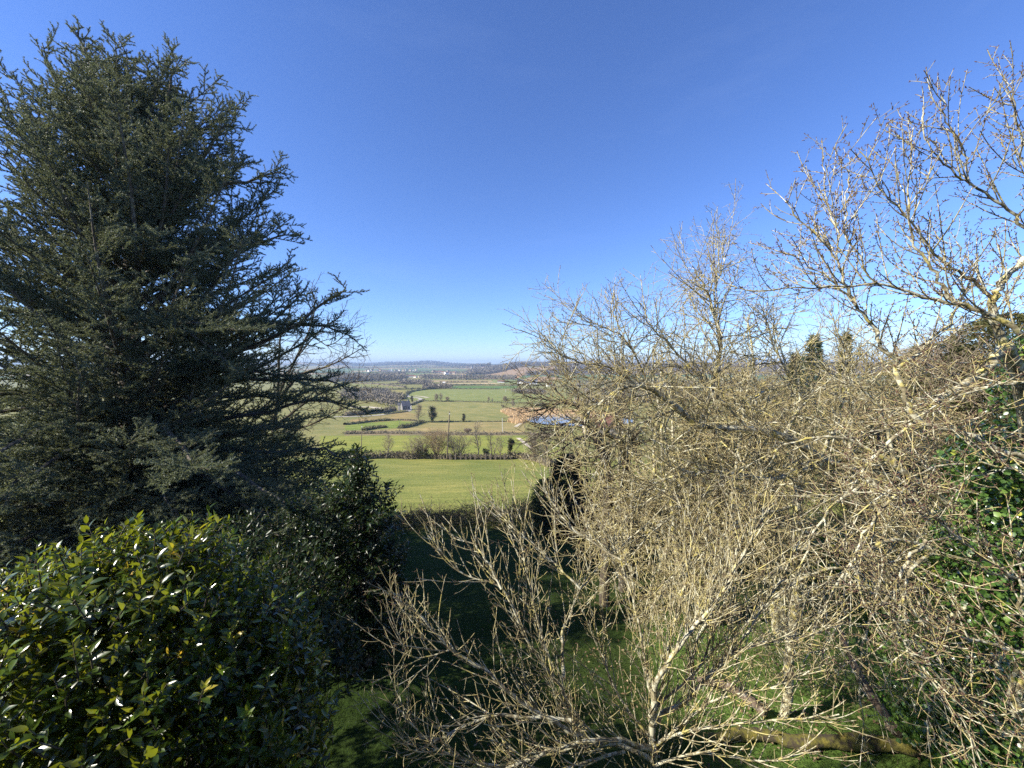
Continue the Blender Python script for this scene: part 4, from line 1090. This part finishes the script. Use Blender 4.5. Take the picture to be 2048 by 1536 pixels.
fruit_tree('orchard_tree', bT, 'dark shaded fruit tree with a crooked trunk in front of the pond', limT, 35,
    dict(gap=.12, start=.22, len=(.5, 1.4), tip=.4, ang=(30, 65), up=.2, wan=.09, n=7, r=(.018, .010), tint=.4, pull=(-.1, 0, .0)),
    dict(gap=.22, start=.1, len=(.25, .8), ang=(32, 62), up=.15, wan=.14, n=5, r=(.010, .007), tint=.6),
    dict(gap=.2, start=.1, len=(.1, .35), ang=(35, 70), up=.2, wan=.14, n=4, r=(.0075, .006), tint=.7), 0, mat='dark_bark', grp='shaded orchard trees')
bT2 = ground(at(1250, 980, 13)[0], 13)
limT2 = [([bT2] + LM(13, 13, (1250, 980), (1247, 900), (1231, 876), (1206, 870), (1177, 872), (1157, 876), (1120, 900)), .16, .015),
         (LM(13, 13.4, (1247, 900), (1290, 850), (1340, 800), (1360, 740)), .07, .01),
         (LM(13, 12.6, (1247, 900), (1300, 880), (1380, 880), (1440, 900)), .07, .01),
         (LM(13, 13.4, (1245, 895), (1230, 830), (1240, 770), (1230, 710)), .06, .01)]
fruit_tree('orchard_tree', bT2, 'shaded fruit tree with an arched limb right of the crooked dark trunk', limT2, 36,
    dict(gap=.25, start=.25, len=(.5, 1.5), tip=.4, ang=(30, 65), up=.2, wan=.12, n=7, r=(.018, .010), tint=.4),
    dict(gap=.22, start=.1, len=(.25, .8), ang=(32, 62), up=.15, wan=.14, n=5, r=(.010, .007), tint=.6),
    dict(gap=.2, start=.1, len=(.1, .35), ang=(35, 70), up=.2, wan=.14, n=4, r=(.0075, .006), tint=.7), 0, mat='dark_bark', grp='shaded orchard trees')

# more bare trees behind them, filling the view to the right
def back_tree(px, pyb, pyt, wpx, Y, label, seed, mat='fruit_bark', stems=1, twig=.8, dens=1.5, low=.1, name='bare_tree', grp='bare trees behind the fruit trees', **k):
    x = at(px, 800, Y)[0]; bb = ground(x, Y)
    # pixel row of the ground there
    return bare_tree(px, (768 + FPX*math.tan(math.atan2(Z0-bb[2], Y) - PITCH)), pyt, wpx, label, seed, stems, mat, grp, name, twig, Yfix=bb, dens=dens, low=low, **k)
back_tree(1400, 0, 620, 300, 10.5, 'bare tree rising left of the arching limb', 61, stems=4, twig=.7, dens=1.7)
back_tree(1270, 0, 665, 230, 12.5, 'bare tree above the crooked dark trunk', 62, stems=4, twig=.7, dens=1.6)
back_tree(1580, 0, 570, 320, 10., 'bare tree between the two tallest fruit trees', 63, stems=4, twig=.7, dens=1.7)
back_tree(1480, 0, 640, 330, 11., 'bare tree standing behind the arching limb', 41, stems=4, dens=1.6)
back_tree(1760, 0, 610, 420, 12., 'bare tree behind the big right-hand tree', 42, stems=4, dens=1.6)
back_tree(1330, 0, 690, 260, 15., 'bare tree behind the shaded orchard trees', 43, stems=3, dens=1.5)
back_tree(1600, 0, 700, 300, 18., 'bare tree in front of the two conifer tips', 44, stems=4, twig=1., dens=1.5)
back_tree(1860, 0, 640, 380, 17., 'brown bare thicket tree left of the ivy', 45, stems=5, twig=1., dens=1.5, mat='far_bark')
back_tree(2020, 0, 560, 360, 14., 'brown bare thicket tree behind the ivy', 46, stems=5, twig=1., dens=1.5, mat='far_bark')
back_tree(1200, 0, 780, 170, 17., 'dark low bare tree beyond the evergreen bush', 47, mat='dark_bark', stems=3, twig=.9)
# bare tree half hidden by the cedar
bK = ground(at(555, 850, 22)[0], 22)
limK = [([bK] + LM(22, 22, (550, 950), (548, 860), (556, 790)), .2, .1),
        (LM(22, 21.5, (556, 800), (600, 750), (650, 735), (690, 716), (735, 690)), .10, .014),
        (LM(22, 22, (556, 790), (600, 700), (622, 650), (630, 600), (620, 575)), .08, .012),
        (LM(22, 22, (590, 720), (640, 660), (670, 640), (690, 630)), .06, .012),
        (LM(22, 21.5, (552, 850), (620, 800), (680, 770), (740, 760)), .09, .014),
        (LM(22, 21, (552, 870), (620, 850), (680, 820), (745, 800)), .08, .014),
        (LM(22, 22.5, (556, 790), (560, 680), (580, 620), (585, 580)), .08, .012),
        (LM(22, 22.5, (620, 670), (660, 690), (700, 660), (718, 640)), .05, .012)]
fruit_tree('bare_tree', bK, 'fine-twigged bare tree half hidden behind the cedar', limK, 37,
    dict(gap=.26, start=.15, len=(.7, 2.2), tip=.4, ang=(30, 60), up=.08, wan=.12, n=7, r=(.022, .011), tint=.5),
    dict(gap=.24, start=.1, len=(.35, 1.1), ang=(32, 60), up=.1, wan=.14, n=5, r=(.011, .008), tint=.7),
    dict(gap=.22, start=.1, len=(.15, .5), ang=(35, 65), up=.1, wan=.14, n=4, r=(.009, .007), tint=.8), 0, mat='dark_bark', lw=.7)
# ------------------------------------------------------------------ ivy, yellow bush, black shrub, conifers
def ivy_plant(name, label, blobs, n, mat, seed, leaf=.07, cat='ivy', base=None, stems=True, yel=.03):
    """leaves hung on irregular columns and mounds; blobs: (x, y, z, rx, ry, rz)"""
    r2 = np.random.default_rng(seed); rnd = random.Random(seed)
    vol = np.array([b[3]*b[5] for b in blobs]); k = r2.choice(len(blobs), n, p=vol/vol.sum())
    B = np.array(blobs)[k]; v = r2.normal(size=(n, 3)); v /= np.linalg.norm(v, axis=1, keepdims=True)
    q = (1 + r2.normal(0, .10, n) - .35*(r2.random(n) < .35)*r2.random(n))
    bump = 1 + .16*np.sin(v[:, 0]*6 + seed)*np.sin(v[:, 2]*7) + .12*np.sin(v[:, 1]*11 + v[:, 2]*9)
    P = B[:, :3] + v*B[:, 3:]*(q*bump)[:, None]
    gz = zt(P[:, 0], P[:, 1]); ok = P[:, 2] > gz + .02; P = P[ok]; v = v[ok]; m = len(P)
    N = v*1.0 + np.array([0, 0, .45]) + r2.normal(0, .45, (m, 3))
    D = np.cross(N, r2.normal(size=(m, 3))) + np.array([0, 0, -.5])
    s = leaf*r2.uniform(.6, 1.3, m)
    t = np.clip(r2.normal(.42, .24, m), 0, .9); t = np.where(r2.random(m) < yel, r2.uniform(.9, 1, m), t)
    lv = leaves(P, D, N, s, s*1.05, t, .15, .12)
    b0 = base or ground(blobs[0][0], blobs[0][1])
    o = thing(name, b0, label, cat)
    mk('foliage', [(*lv[:2], 0, lv[2])], [M[mat]], o)
    st = []
    for b in blobs:
        for _ in range(5):
            a = rnd.random()*6.28
            p0 = (b[0] + math.cos(a)*b[3]*.5, b[1] + math.sin(a)*b[4]*.5, max(b[2]-b[5], float(zt(b[0], b[1]))-.05))
            p1 = (b[0] + rnd.gauss(0, .4)*b[3], b[1] + rnd.gauss(0, .4)*b[4], b[2] + b[5]*.8)
            st.append((smooth_line([p0, tuple((p0[c]+p1[c])/2 + rnd.gauss(0, .1) for c in range(3)), p1], 8, .02, rnd), [.018]*4 + [.012]*4, .1))
    mk('stem', [(vv, f, 0, a) for vv, f, a in tubes(st, 5)], [M['dark_bark']], o)
    return o
def bl(px, py, Y, rx, rz, ry):
    c = at(px, py, Y); k = Y/FPX
    return (*c, rx*k, ry, rz*k)
ivy_plant('ivy', 'bright green ivy clothing a tall stump at the right edge', [bl(2010, 920, 5.7, 75, 75, .5), bl(2030, 1030, 5.7, 95, 95, .55), bl(1990, 1130, 5.8, 100, 85, .6), bl(2050, 1200, 5.6, 100, 120, .6), bl(1960, 1010, 6.6, 45, 60, .4), bl(1940, 1230, 6.5, 60, 60, .4), bl(2080, 780, 6.3, 70, 90, .4), bl(2040, 700, 6.5, 25, 40, .25), bl(1930, 930, 6.8, 40, 50, .3), bl(1900, 1080, 6.9, 40, 60, .35)], 12000, 'ivy', 3, .072)
ivy_plant('ivy', 'low mat of ivy over the bank in the bottom right corner', [bl(1960, 1400, 6.2, 120, 60, .8), bl(1880, 1460, 5.9, 70, 50, .6), bl(2020, 1500, 5.7, 100, 70, .7), bl(1830, 1300, 7.2, 70, 35, .6), bl(1930, 1320, 6.8, 80, 50, .7), bl(1830, 1400, 6.6, 50, 35, .5), bl(1760, 1240, 7.8, 50, 35, .5)], 10000, 'ivy', 4, .068)
ivy_plant('ivy', 'small dark ivy clump on a stump among the branches', [bl(1670, 1110, 8.2, 36, 50, .35), bl(1690, 1170, 8.2, 40, 45, .35), bl(1660, 1075, 8.2, 22, 30, .25)], 1100, 'ivy', 5, .075)
ivy_plant('yellow_bush', 'small yellow-leaved bush left of the ivy stump', [bl(1875, 1110, 7., 22, 28, .22), bl(1865, 1160, 7., 26, 30, .22), bl(1890, 1190, 7., 20, 26, .2)], 700, 'ivy', 6, .055, 'bush', yel=.75)
ivy_plant('ivy', 'thin ivy climbing among the twigs behind the arched branch', [bl(1760, 900, 8.5, 40, 50, .4), bl(1830, 960, 8.5, 50, 45, .4)], 700, 'thicket', 7, .07)

def conifer_bush(px, py, Y, rx, rz, label, seed, n=9000, mat='conifer', name='evergreen_bush', size=.12, pointed=False, cat='bush', grp=None):
    c = at(px, py, Y); k = Y/FPX; a, h = rx*k, rz*k
    b = ground(c[0], Y); r2 = np.random.default_rng(seed)
    top = c[2] + h; o = thing(name, b, label, cat, grp)
    u = r2.random(n); z = b[2] + (top-b[2])*u
    w = a*((1-u)**.75 if pointed else np.sqrt(np.maximum(0, 1-(2*np.clip(u, .35, 1)-1)**2*.95)))
    an = r2.random(n)*6.283; q = np.sqrt(r2.uniform(.3, 1, n))*(1 + .22*np.sin(an*3+z*9/h+seed) + .2*np.sin(an*7+z*17/h))
    P = np.stack([c[0] + np.cos(an)*w*q, Y + np.sin(an)*w*q, z], 1)
    D = np.stack([np.cos(an), np.sin(an), .3 + 0*an], 1) + r2.normal(0, .5, (n, 3))
    v = tris(P, D, r2.normal(size=(n, 3)), size*r2.uniform(.6, 1.5, n), size*.3, np.clip(r2.normal(.45, .25, n), 0, 1))
    mk('foliage', [(*v[:2], 0, v[2])], [M[mat]], o, False)
    tp = tubes([([(b[0], Y, b[2]-.2), (c[0], Y, (b[2]+top)/2), (c[0], Y, top-.05*h)], [.03*(top-b[2]), .02*(top-b[2]), .005], .1)], 7)
    mk('trunk', [(vv, f, 0, t) for vv, f, t in tp], [M['dark_bark']], o)
    return o
conifer_bush(1135, 955, 21, 34, 46, 'black-green evergreen bush at the right end of the near field', 51, 12000, size=.2)
conifer_bush(1090, 985, 22, 24, 26, 'low dark evergreen bush beside the bramble bank', 52, 5000, size=.18)
conifer_bush(1625, 760, 36, 50, 88, 'dark conifer tip left of its pale neighbour', 53, 3600, name='conifer_tree', size=.5, pointed=True, cat='tree')
conifer_bush(1690, 755, 38, 30, 88, 'olive conifer tip on the right of the dark one', 54, 2600, 'thicket', 'conifer_tree', .5, True, 'tree')
conifer_bush(1590, 760, 40, 30, 50, 'small dark conifer left of the taller tips', 55, 6000, name='conifer_tree', size=.5, pointed=True, cat='tree')
conifer_bush(2010, 760, 15, 120, 130, 'olive-brown evergreen mass behind the ivy', 56, 26000, 'thicket', 'evergreen_bush', .2)
conifer_bush(500, 985, 18.5, 210, 110, 'dark evergreen bush in the shade under the cedar', 58, 16000, size=.25)
conifer_bush(130, 960, 19., 300, 130, 'dark evergreen bush at the left edge behind the cedar', 59, 18000, size=.25)
conifer_bush(1870, 800, 17, 110, 110, 'olive-brown thicket bush behind the pale limbs', 57, 20000, 'thicket', 'evergreen_bush', .2)

# ------------------------------------------------------------------ bramble bank at the end of the lawn
def bramble_bank():
    r2 = np.random.default_rng(9); rnd = random.Random(9)
    xs = np.linspace(-10, 14, 140)
    line = np.stack([xs, 25.0 + .05*xs + .3*np.sin(xs*.9), 0*xs], 1); line[:, 2] = zt(line[:, 0], line[:, 1])
    h = .85 + .05*(xs+8) + .18*np.sin(xs*1.7) + .12*np.sin(xs*4.1+1)
    st = []
    for _ in range(2600):
        k = rnd.randrange(140); p = line[k]
        b = (p[0]+rnd.gauss(0, .2), p[1]+rnd.gauss(0, .7), float(p[2]) + rnd.random()*h[k]*.5)
        a = rnd.random()*6.28
        st.append((grow(b, nrm((math.cos(a)*.7, math.sin(a)*.7, .9)), rnd.uniform(.5, 1.5)*h[k], 7, .12, -.7, rnd), [.011, .010, .009, .008, .007, .006, .004], rnd.uniform(.3, .9)))
    n = 26000; k = r2.integers(0, 140, n); u = r2.random(n)
    P = line[k] + np.stack([r2.normal(0, .15, n), r2.normal(0, .75, n), 0*u], 1)
    dy = np.abs(P[:, 1]-line[k][:, 1])
    P[:, 2] = zt(P[:, 0], P[:, 1]) + h[k]*np.clip(1-dy/1.9, .1, 1)*u**.6
    lv = leaves(P, rvec(n), rvec(n)+np.array([0, 0, .8]), .085*r2.uniform(.5, 1.3, n), .065, np.clip(r2.normal(.45, .28, n), 0, 1), .2, .2)
    o = thing('bramble_hedge', ground(0, 25), 'tangled brown bramble bank between the shaded lawn and the sunlit field', 'hedge')
    mk('stem', [(v, f, 0, a) for v, f, a in tubes(st, 4)], [M['dark_bark']], o)
    mk('foliage', [(*lv[:2], 0, lv[2])], [M['bramble']], o)
bramble_bank()
def shade_hedge():
    pass

# ------------------------------------------------------------------ fallen wood
def log(name, label, pts, r0, r1, mat, cat='log', seed=1, stubs=3):
    rnd = random.Random(seed); q = smooth_line(pts, 22, .012, rnd)
    rs = [(r0 + (r1-r0)*k/21)*(1 + .16*math.sin(k*1.1+seed) + .1*math.sin(k*2.7+seed))*rnd.uniform(.9, 1.1) for k in range(22)]
    o = thing(name, pts[0], label, cat)
    end = [([q[0], tuple(q[0][c]-(q[1][c]-q[0][c])*.03 for c in range(3))], [rs[0], .005], .1), ([q[-1], tuple(q[-1][c]+(q[-1][c]-q[-2][c])*.03 for c in range(3))], [rs[-1], .005], .1)]
    mk('trunk', [(v, f, 0, a) for v, f, a in tubes([(q, rs, .1)], 12) + tubes(end, 12)], [M[mat]], o)
    sl = []
    for _ in range(stubs):
        k = rnd.randrange(4, 18)
        sl.append((grow(q[k], nrm((rnd.gauss(0, 1), rnd.gauss(0, 1), .8)), rnd.uniform(.2, .5), 5, .1, 0, rnd), [r0*.3, r0*.27, r0*.24, r0*.2, r0*.12], .2))
    for s1 in sl: mk('branch', [(v, f, 0, a) for v, f, a in tubes([s1], 6)], [M[mat]], o)
def gp(px, py, lift):
    x, y, z = g(px, py); return (x, y, z+lift)
log('fallen_log', 'mossy yellow-green fallen trunk lying across the bottom right', [gp(1420, 1492, .12), gp(1500, 1480, .14), gp(1600, 1496, .14), gp(1720, 1500, .15), gp(1835, 1512, .15)], .09, .12, 'moss', seed=3)
log('fallen_log', 'reddish-brown dead trunk lying up the sunlit grass', [gp(1672, 1290, .5), gp(1700, 1345, .35), gp(1740, 1410, .22), gp(1795, 1478, .12)], .055, .085, 'rotten', seed=4)
log('fallen_log', 'dark shaded trunk lying behind the front fruit tree', [gp(1395, 1370, .15), gp(1450, 1385, .15), gp(1500, 1415, .14), gp(1530, 1440, .12)], .08, .08, 'rotten', seed=5, stubs=1)

# ------------------------------------------------------------------ lawn grass
def lawn():
    n = 150000
    Y = 4 + 20.5*rng.random(n)**1.25; X = -7 + (Y*.35 + 15)*rng.random(n)
    cl = np.sin(X*1.7 + np.sin(Y*1.3)*2)*np.sin(Y*1.9 + X*.6)
    P = np.stack([X, Y, zt(X, Y) - .01], 1)
    D = rng.normal(0, .38, (n, 3)) + np.array([.1, 0, 1.])
    v = tris(P, D, rvec(n), (.075 + .035*cl)*rng.uniform(.5, 1.4, n), .014, np.clip(.34 + .16*cl - .1*(X < 1) + .55*((X > 3.0) & (Y < 11)) + rng.normal(0, .25, n), 0, 1))  # blade tint carries painted shade on the left and a sun patch at right
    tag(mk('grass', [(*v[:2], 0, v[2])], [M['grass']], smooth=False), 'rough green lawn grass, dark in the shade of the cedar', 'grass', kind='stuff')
lawn()
def leaf_litter():
    n = 2600
    Y = rng.uniform(5.2, 13, n); X = -1 + (Y*.45 + 6)*rng.random(n)**.7
    k = np.sin(X*2.1)*np.sin(Y*1.7+X) + rng.normal(0, .4, n) > .1; X, Y = X[k], Y[k]; n = len(X)
    P = np.stack([X, Y, zt(X, Y) + .05 + .03*rng.random(n)], 1)
    D = rng.normal(size=(n, 3))*np.array([1, 1, .25]); N = np.array([0, 0, 1.]) + rng.normal(0, .35, (n, 3))
    lv = leaves(P, D, N, rng.uniform(.04, .09, n), rng.uniform(.03, .055, n), rng.random(n), .3, .3)
    m = leafmat('dead leaf', [(0, (.10, .06, .035)), (.6, (.2, .13, .07)), (1, (.34, .26, .16))], .8, .1, (.3, .2, .08), .2)
    tag(mk('fallen_leaves', [(*lv[:2], 0, lv[2])], [m]), 'dead brown leaves scattered over the grass under the fruit trees', 'leaves', kind='stuff')
leaf_litter()

# ------------------------------------------------------------------ unseen house behind the viewpoint, added to cut the sky fill
def unseen_house():
    o = thing('house', (0, -5, 0), 'unseen stone house behind the upper-window viewpoint, added to block sky light', 'house')
    V, Fq = boxv(-9, 8, -9, -.75, -.6, 8.6)
    mk('wall', [(V, Fq, 0, .5)], [M['greystone']], o, False)
    V = [(-9.4, -.3, 8.55), (8.4, -.3, 8.55), (8.4, -4.9, 12.2), (-9.4, -4.9, 12.2), (8.4, -9.4, 8.55), (-9.4, -9.4, 8.55)]
    mk('roof', [(V, [(0, 1, 2, 3), (3, 2, 4, 5)], 0, .5), (V, [(0, 1, 4), (0, 4, 5)], 0, .5)], [M['slate']], o, False)
unseen_house()

# ------------------------------------------------------------------ sky, sun, air, camera
SUN_AZ, SUN_EL = -108., 32.        # degrees from the line of sight (negative = left), and above the horizon
sc = bpy.context.scene
w = bpy.data.worlds.new('World'); sc.world = w; w.use_nodes = True
nt = w.node_tree; bg = nt.nodes['Background']
sky = nt.nodes.new('ShaderNodeTexSky'); sky.sky_type = 'NISHITA'; sky.sun_disc = False
sky.sun_elevation = rad(SUN_EL); sky.sun_rotation = rad(SUN_AZ); sky.altitude = 100
sky.air_density = 1.0; sky.dust_density = 0.; sky.ozone_density = 3.0
hs = nt.nodes.new('ShaderNodeHueSaturation'); hs.inputs['Saturation'].default_value = 1.0
nt.links.new(sky.outputs['Color'], hs.inputs['Color']); tn = mixc(nt, 1., hs.outputs['Color'], (.585, .725, 1.08), 'MULTIPLY'); 
tcw = nt.nodes.new('ShaderNodeTexCoord'); mpw = node(nt, 'ShaderNodeMapping'); mpw.inputs['Scale'].default_value = (1.2, 2.5, 6.); mpw.inputs['Rotation'].default_value = (0, rad(14), rad(20))
nt.links.new(tcw.outputs['Generated'], mpw.inputs['Vector'])
ci = noise(nt, 1.6, 6, .6, mpw.outputs['Vector']); cm = node(nt, 'ShaderNodeMapRange', inp={'From Min': .56, 'From Max': .85, 'To Max': .035}); nt.links.new(ci, cm.inputs['Value'])
tn = mixc(nt, cm.outputs['Result'], tn, (5.5, 6.6, 8.2)); nt.links.new(tn, bg.inputs['Color']); bg.inputs['Strength'].default_value = .11
sl = bpy.data.lights.new('sun', 'SUN'); sl.energy = 5.0; sl.angle = rad(.53); sl.color = (1., .93, .80)
so = bpy.data.objects.new('sun', sl); C.objects.link(so)
d = Vector((math.sin(rad(SUN_AZ))*math.cos(rad(SUN_EL)), math.cos(rad(SUN_AZ))*math.cos(rad(SUN_EL)), math.sin(rad(SUN_EL))))
so.rotation_euler = d.to_track_quat('Z', 'Y').to_euler(); so.location = (-30, -5, 40)

v, f = boxv(-16000, 18500, -60, 9290, -75, 90)
hz, nt, b = newmat('valley air')
nt.nodes.remove(b)
pv = nt.nodes.new('ShaderNodeVolumePrincipled'); pv.inputs['Color'].default_value = (.55, .74, 1., 1); pv.inputs['Density'].default_value = 1.5e-4
pv.inputs['Anisotropy'].default_value = .2
nt.links.new(pv.outputs['Volume'], nt.nodes['Material Output'].inputs['Volume'])
tag(mk('haze', [(v, f, 0, .5)], [hz], smooth=False), 'thin spring haze lying over the valley', 'haze', kind='stuff')

cam = bpy.data.cameras.new('camera'); co = bpy.data.objects.new('camera', cam); C.objects.link(co)
cam.sensor_fit = 'HORIZONTAL'; cam.sensor_width = 36; cam.lens = 36*FPX/2048
cam.clip_start = .1; cam.clip_end = 40000
co.location = (0, 0, Z0); co.rotation_euler = (rad(90) - PITCH, 0, 0)
sc.camera = co
sc.view_settings.view_transform = 'Standard'; sc.view_settings.look = 'None'
sc.view_settings.exposure = .95; sc.view_settings.gamma = 1
sc.render.engine = 'CYCLES'
sc.cycles.max_bounces = 6; sc.cycles.diffuse_bounces = 3; sc.cycles.glossy_bounces = 2; sc.cycles.transmission_bounces = 3
sc.cycles.volume_bounces = 0; sc.cycles.transparent_max_bounces = 8
sc.cycles.use_denoising = False
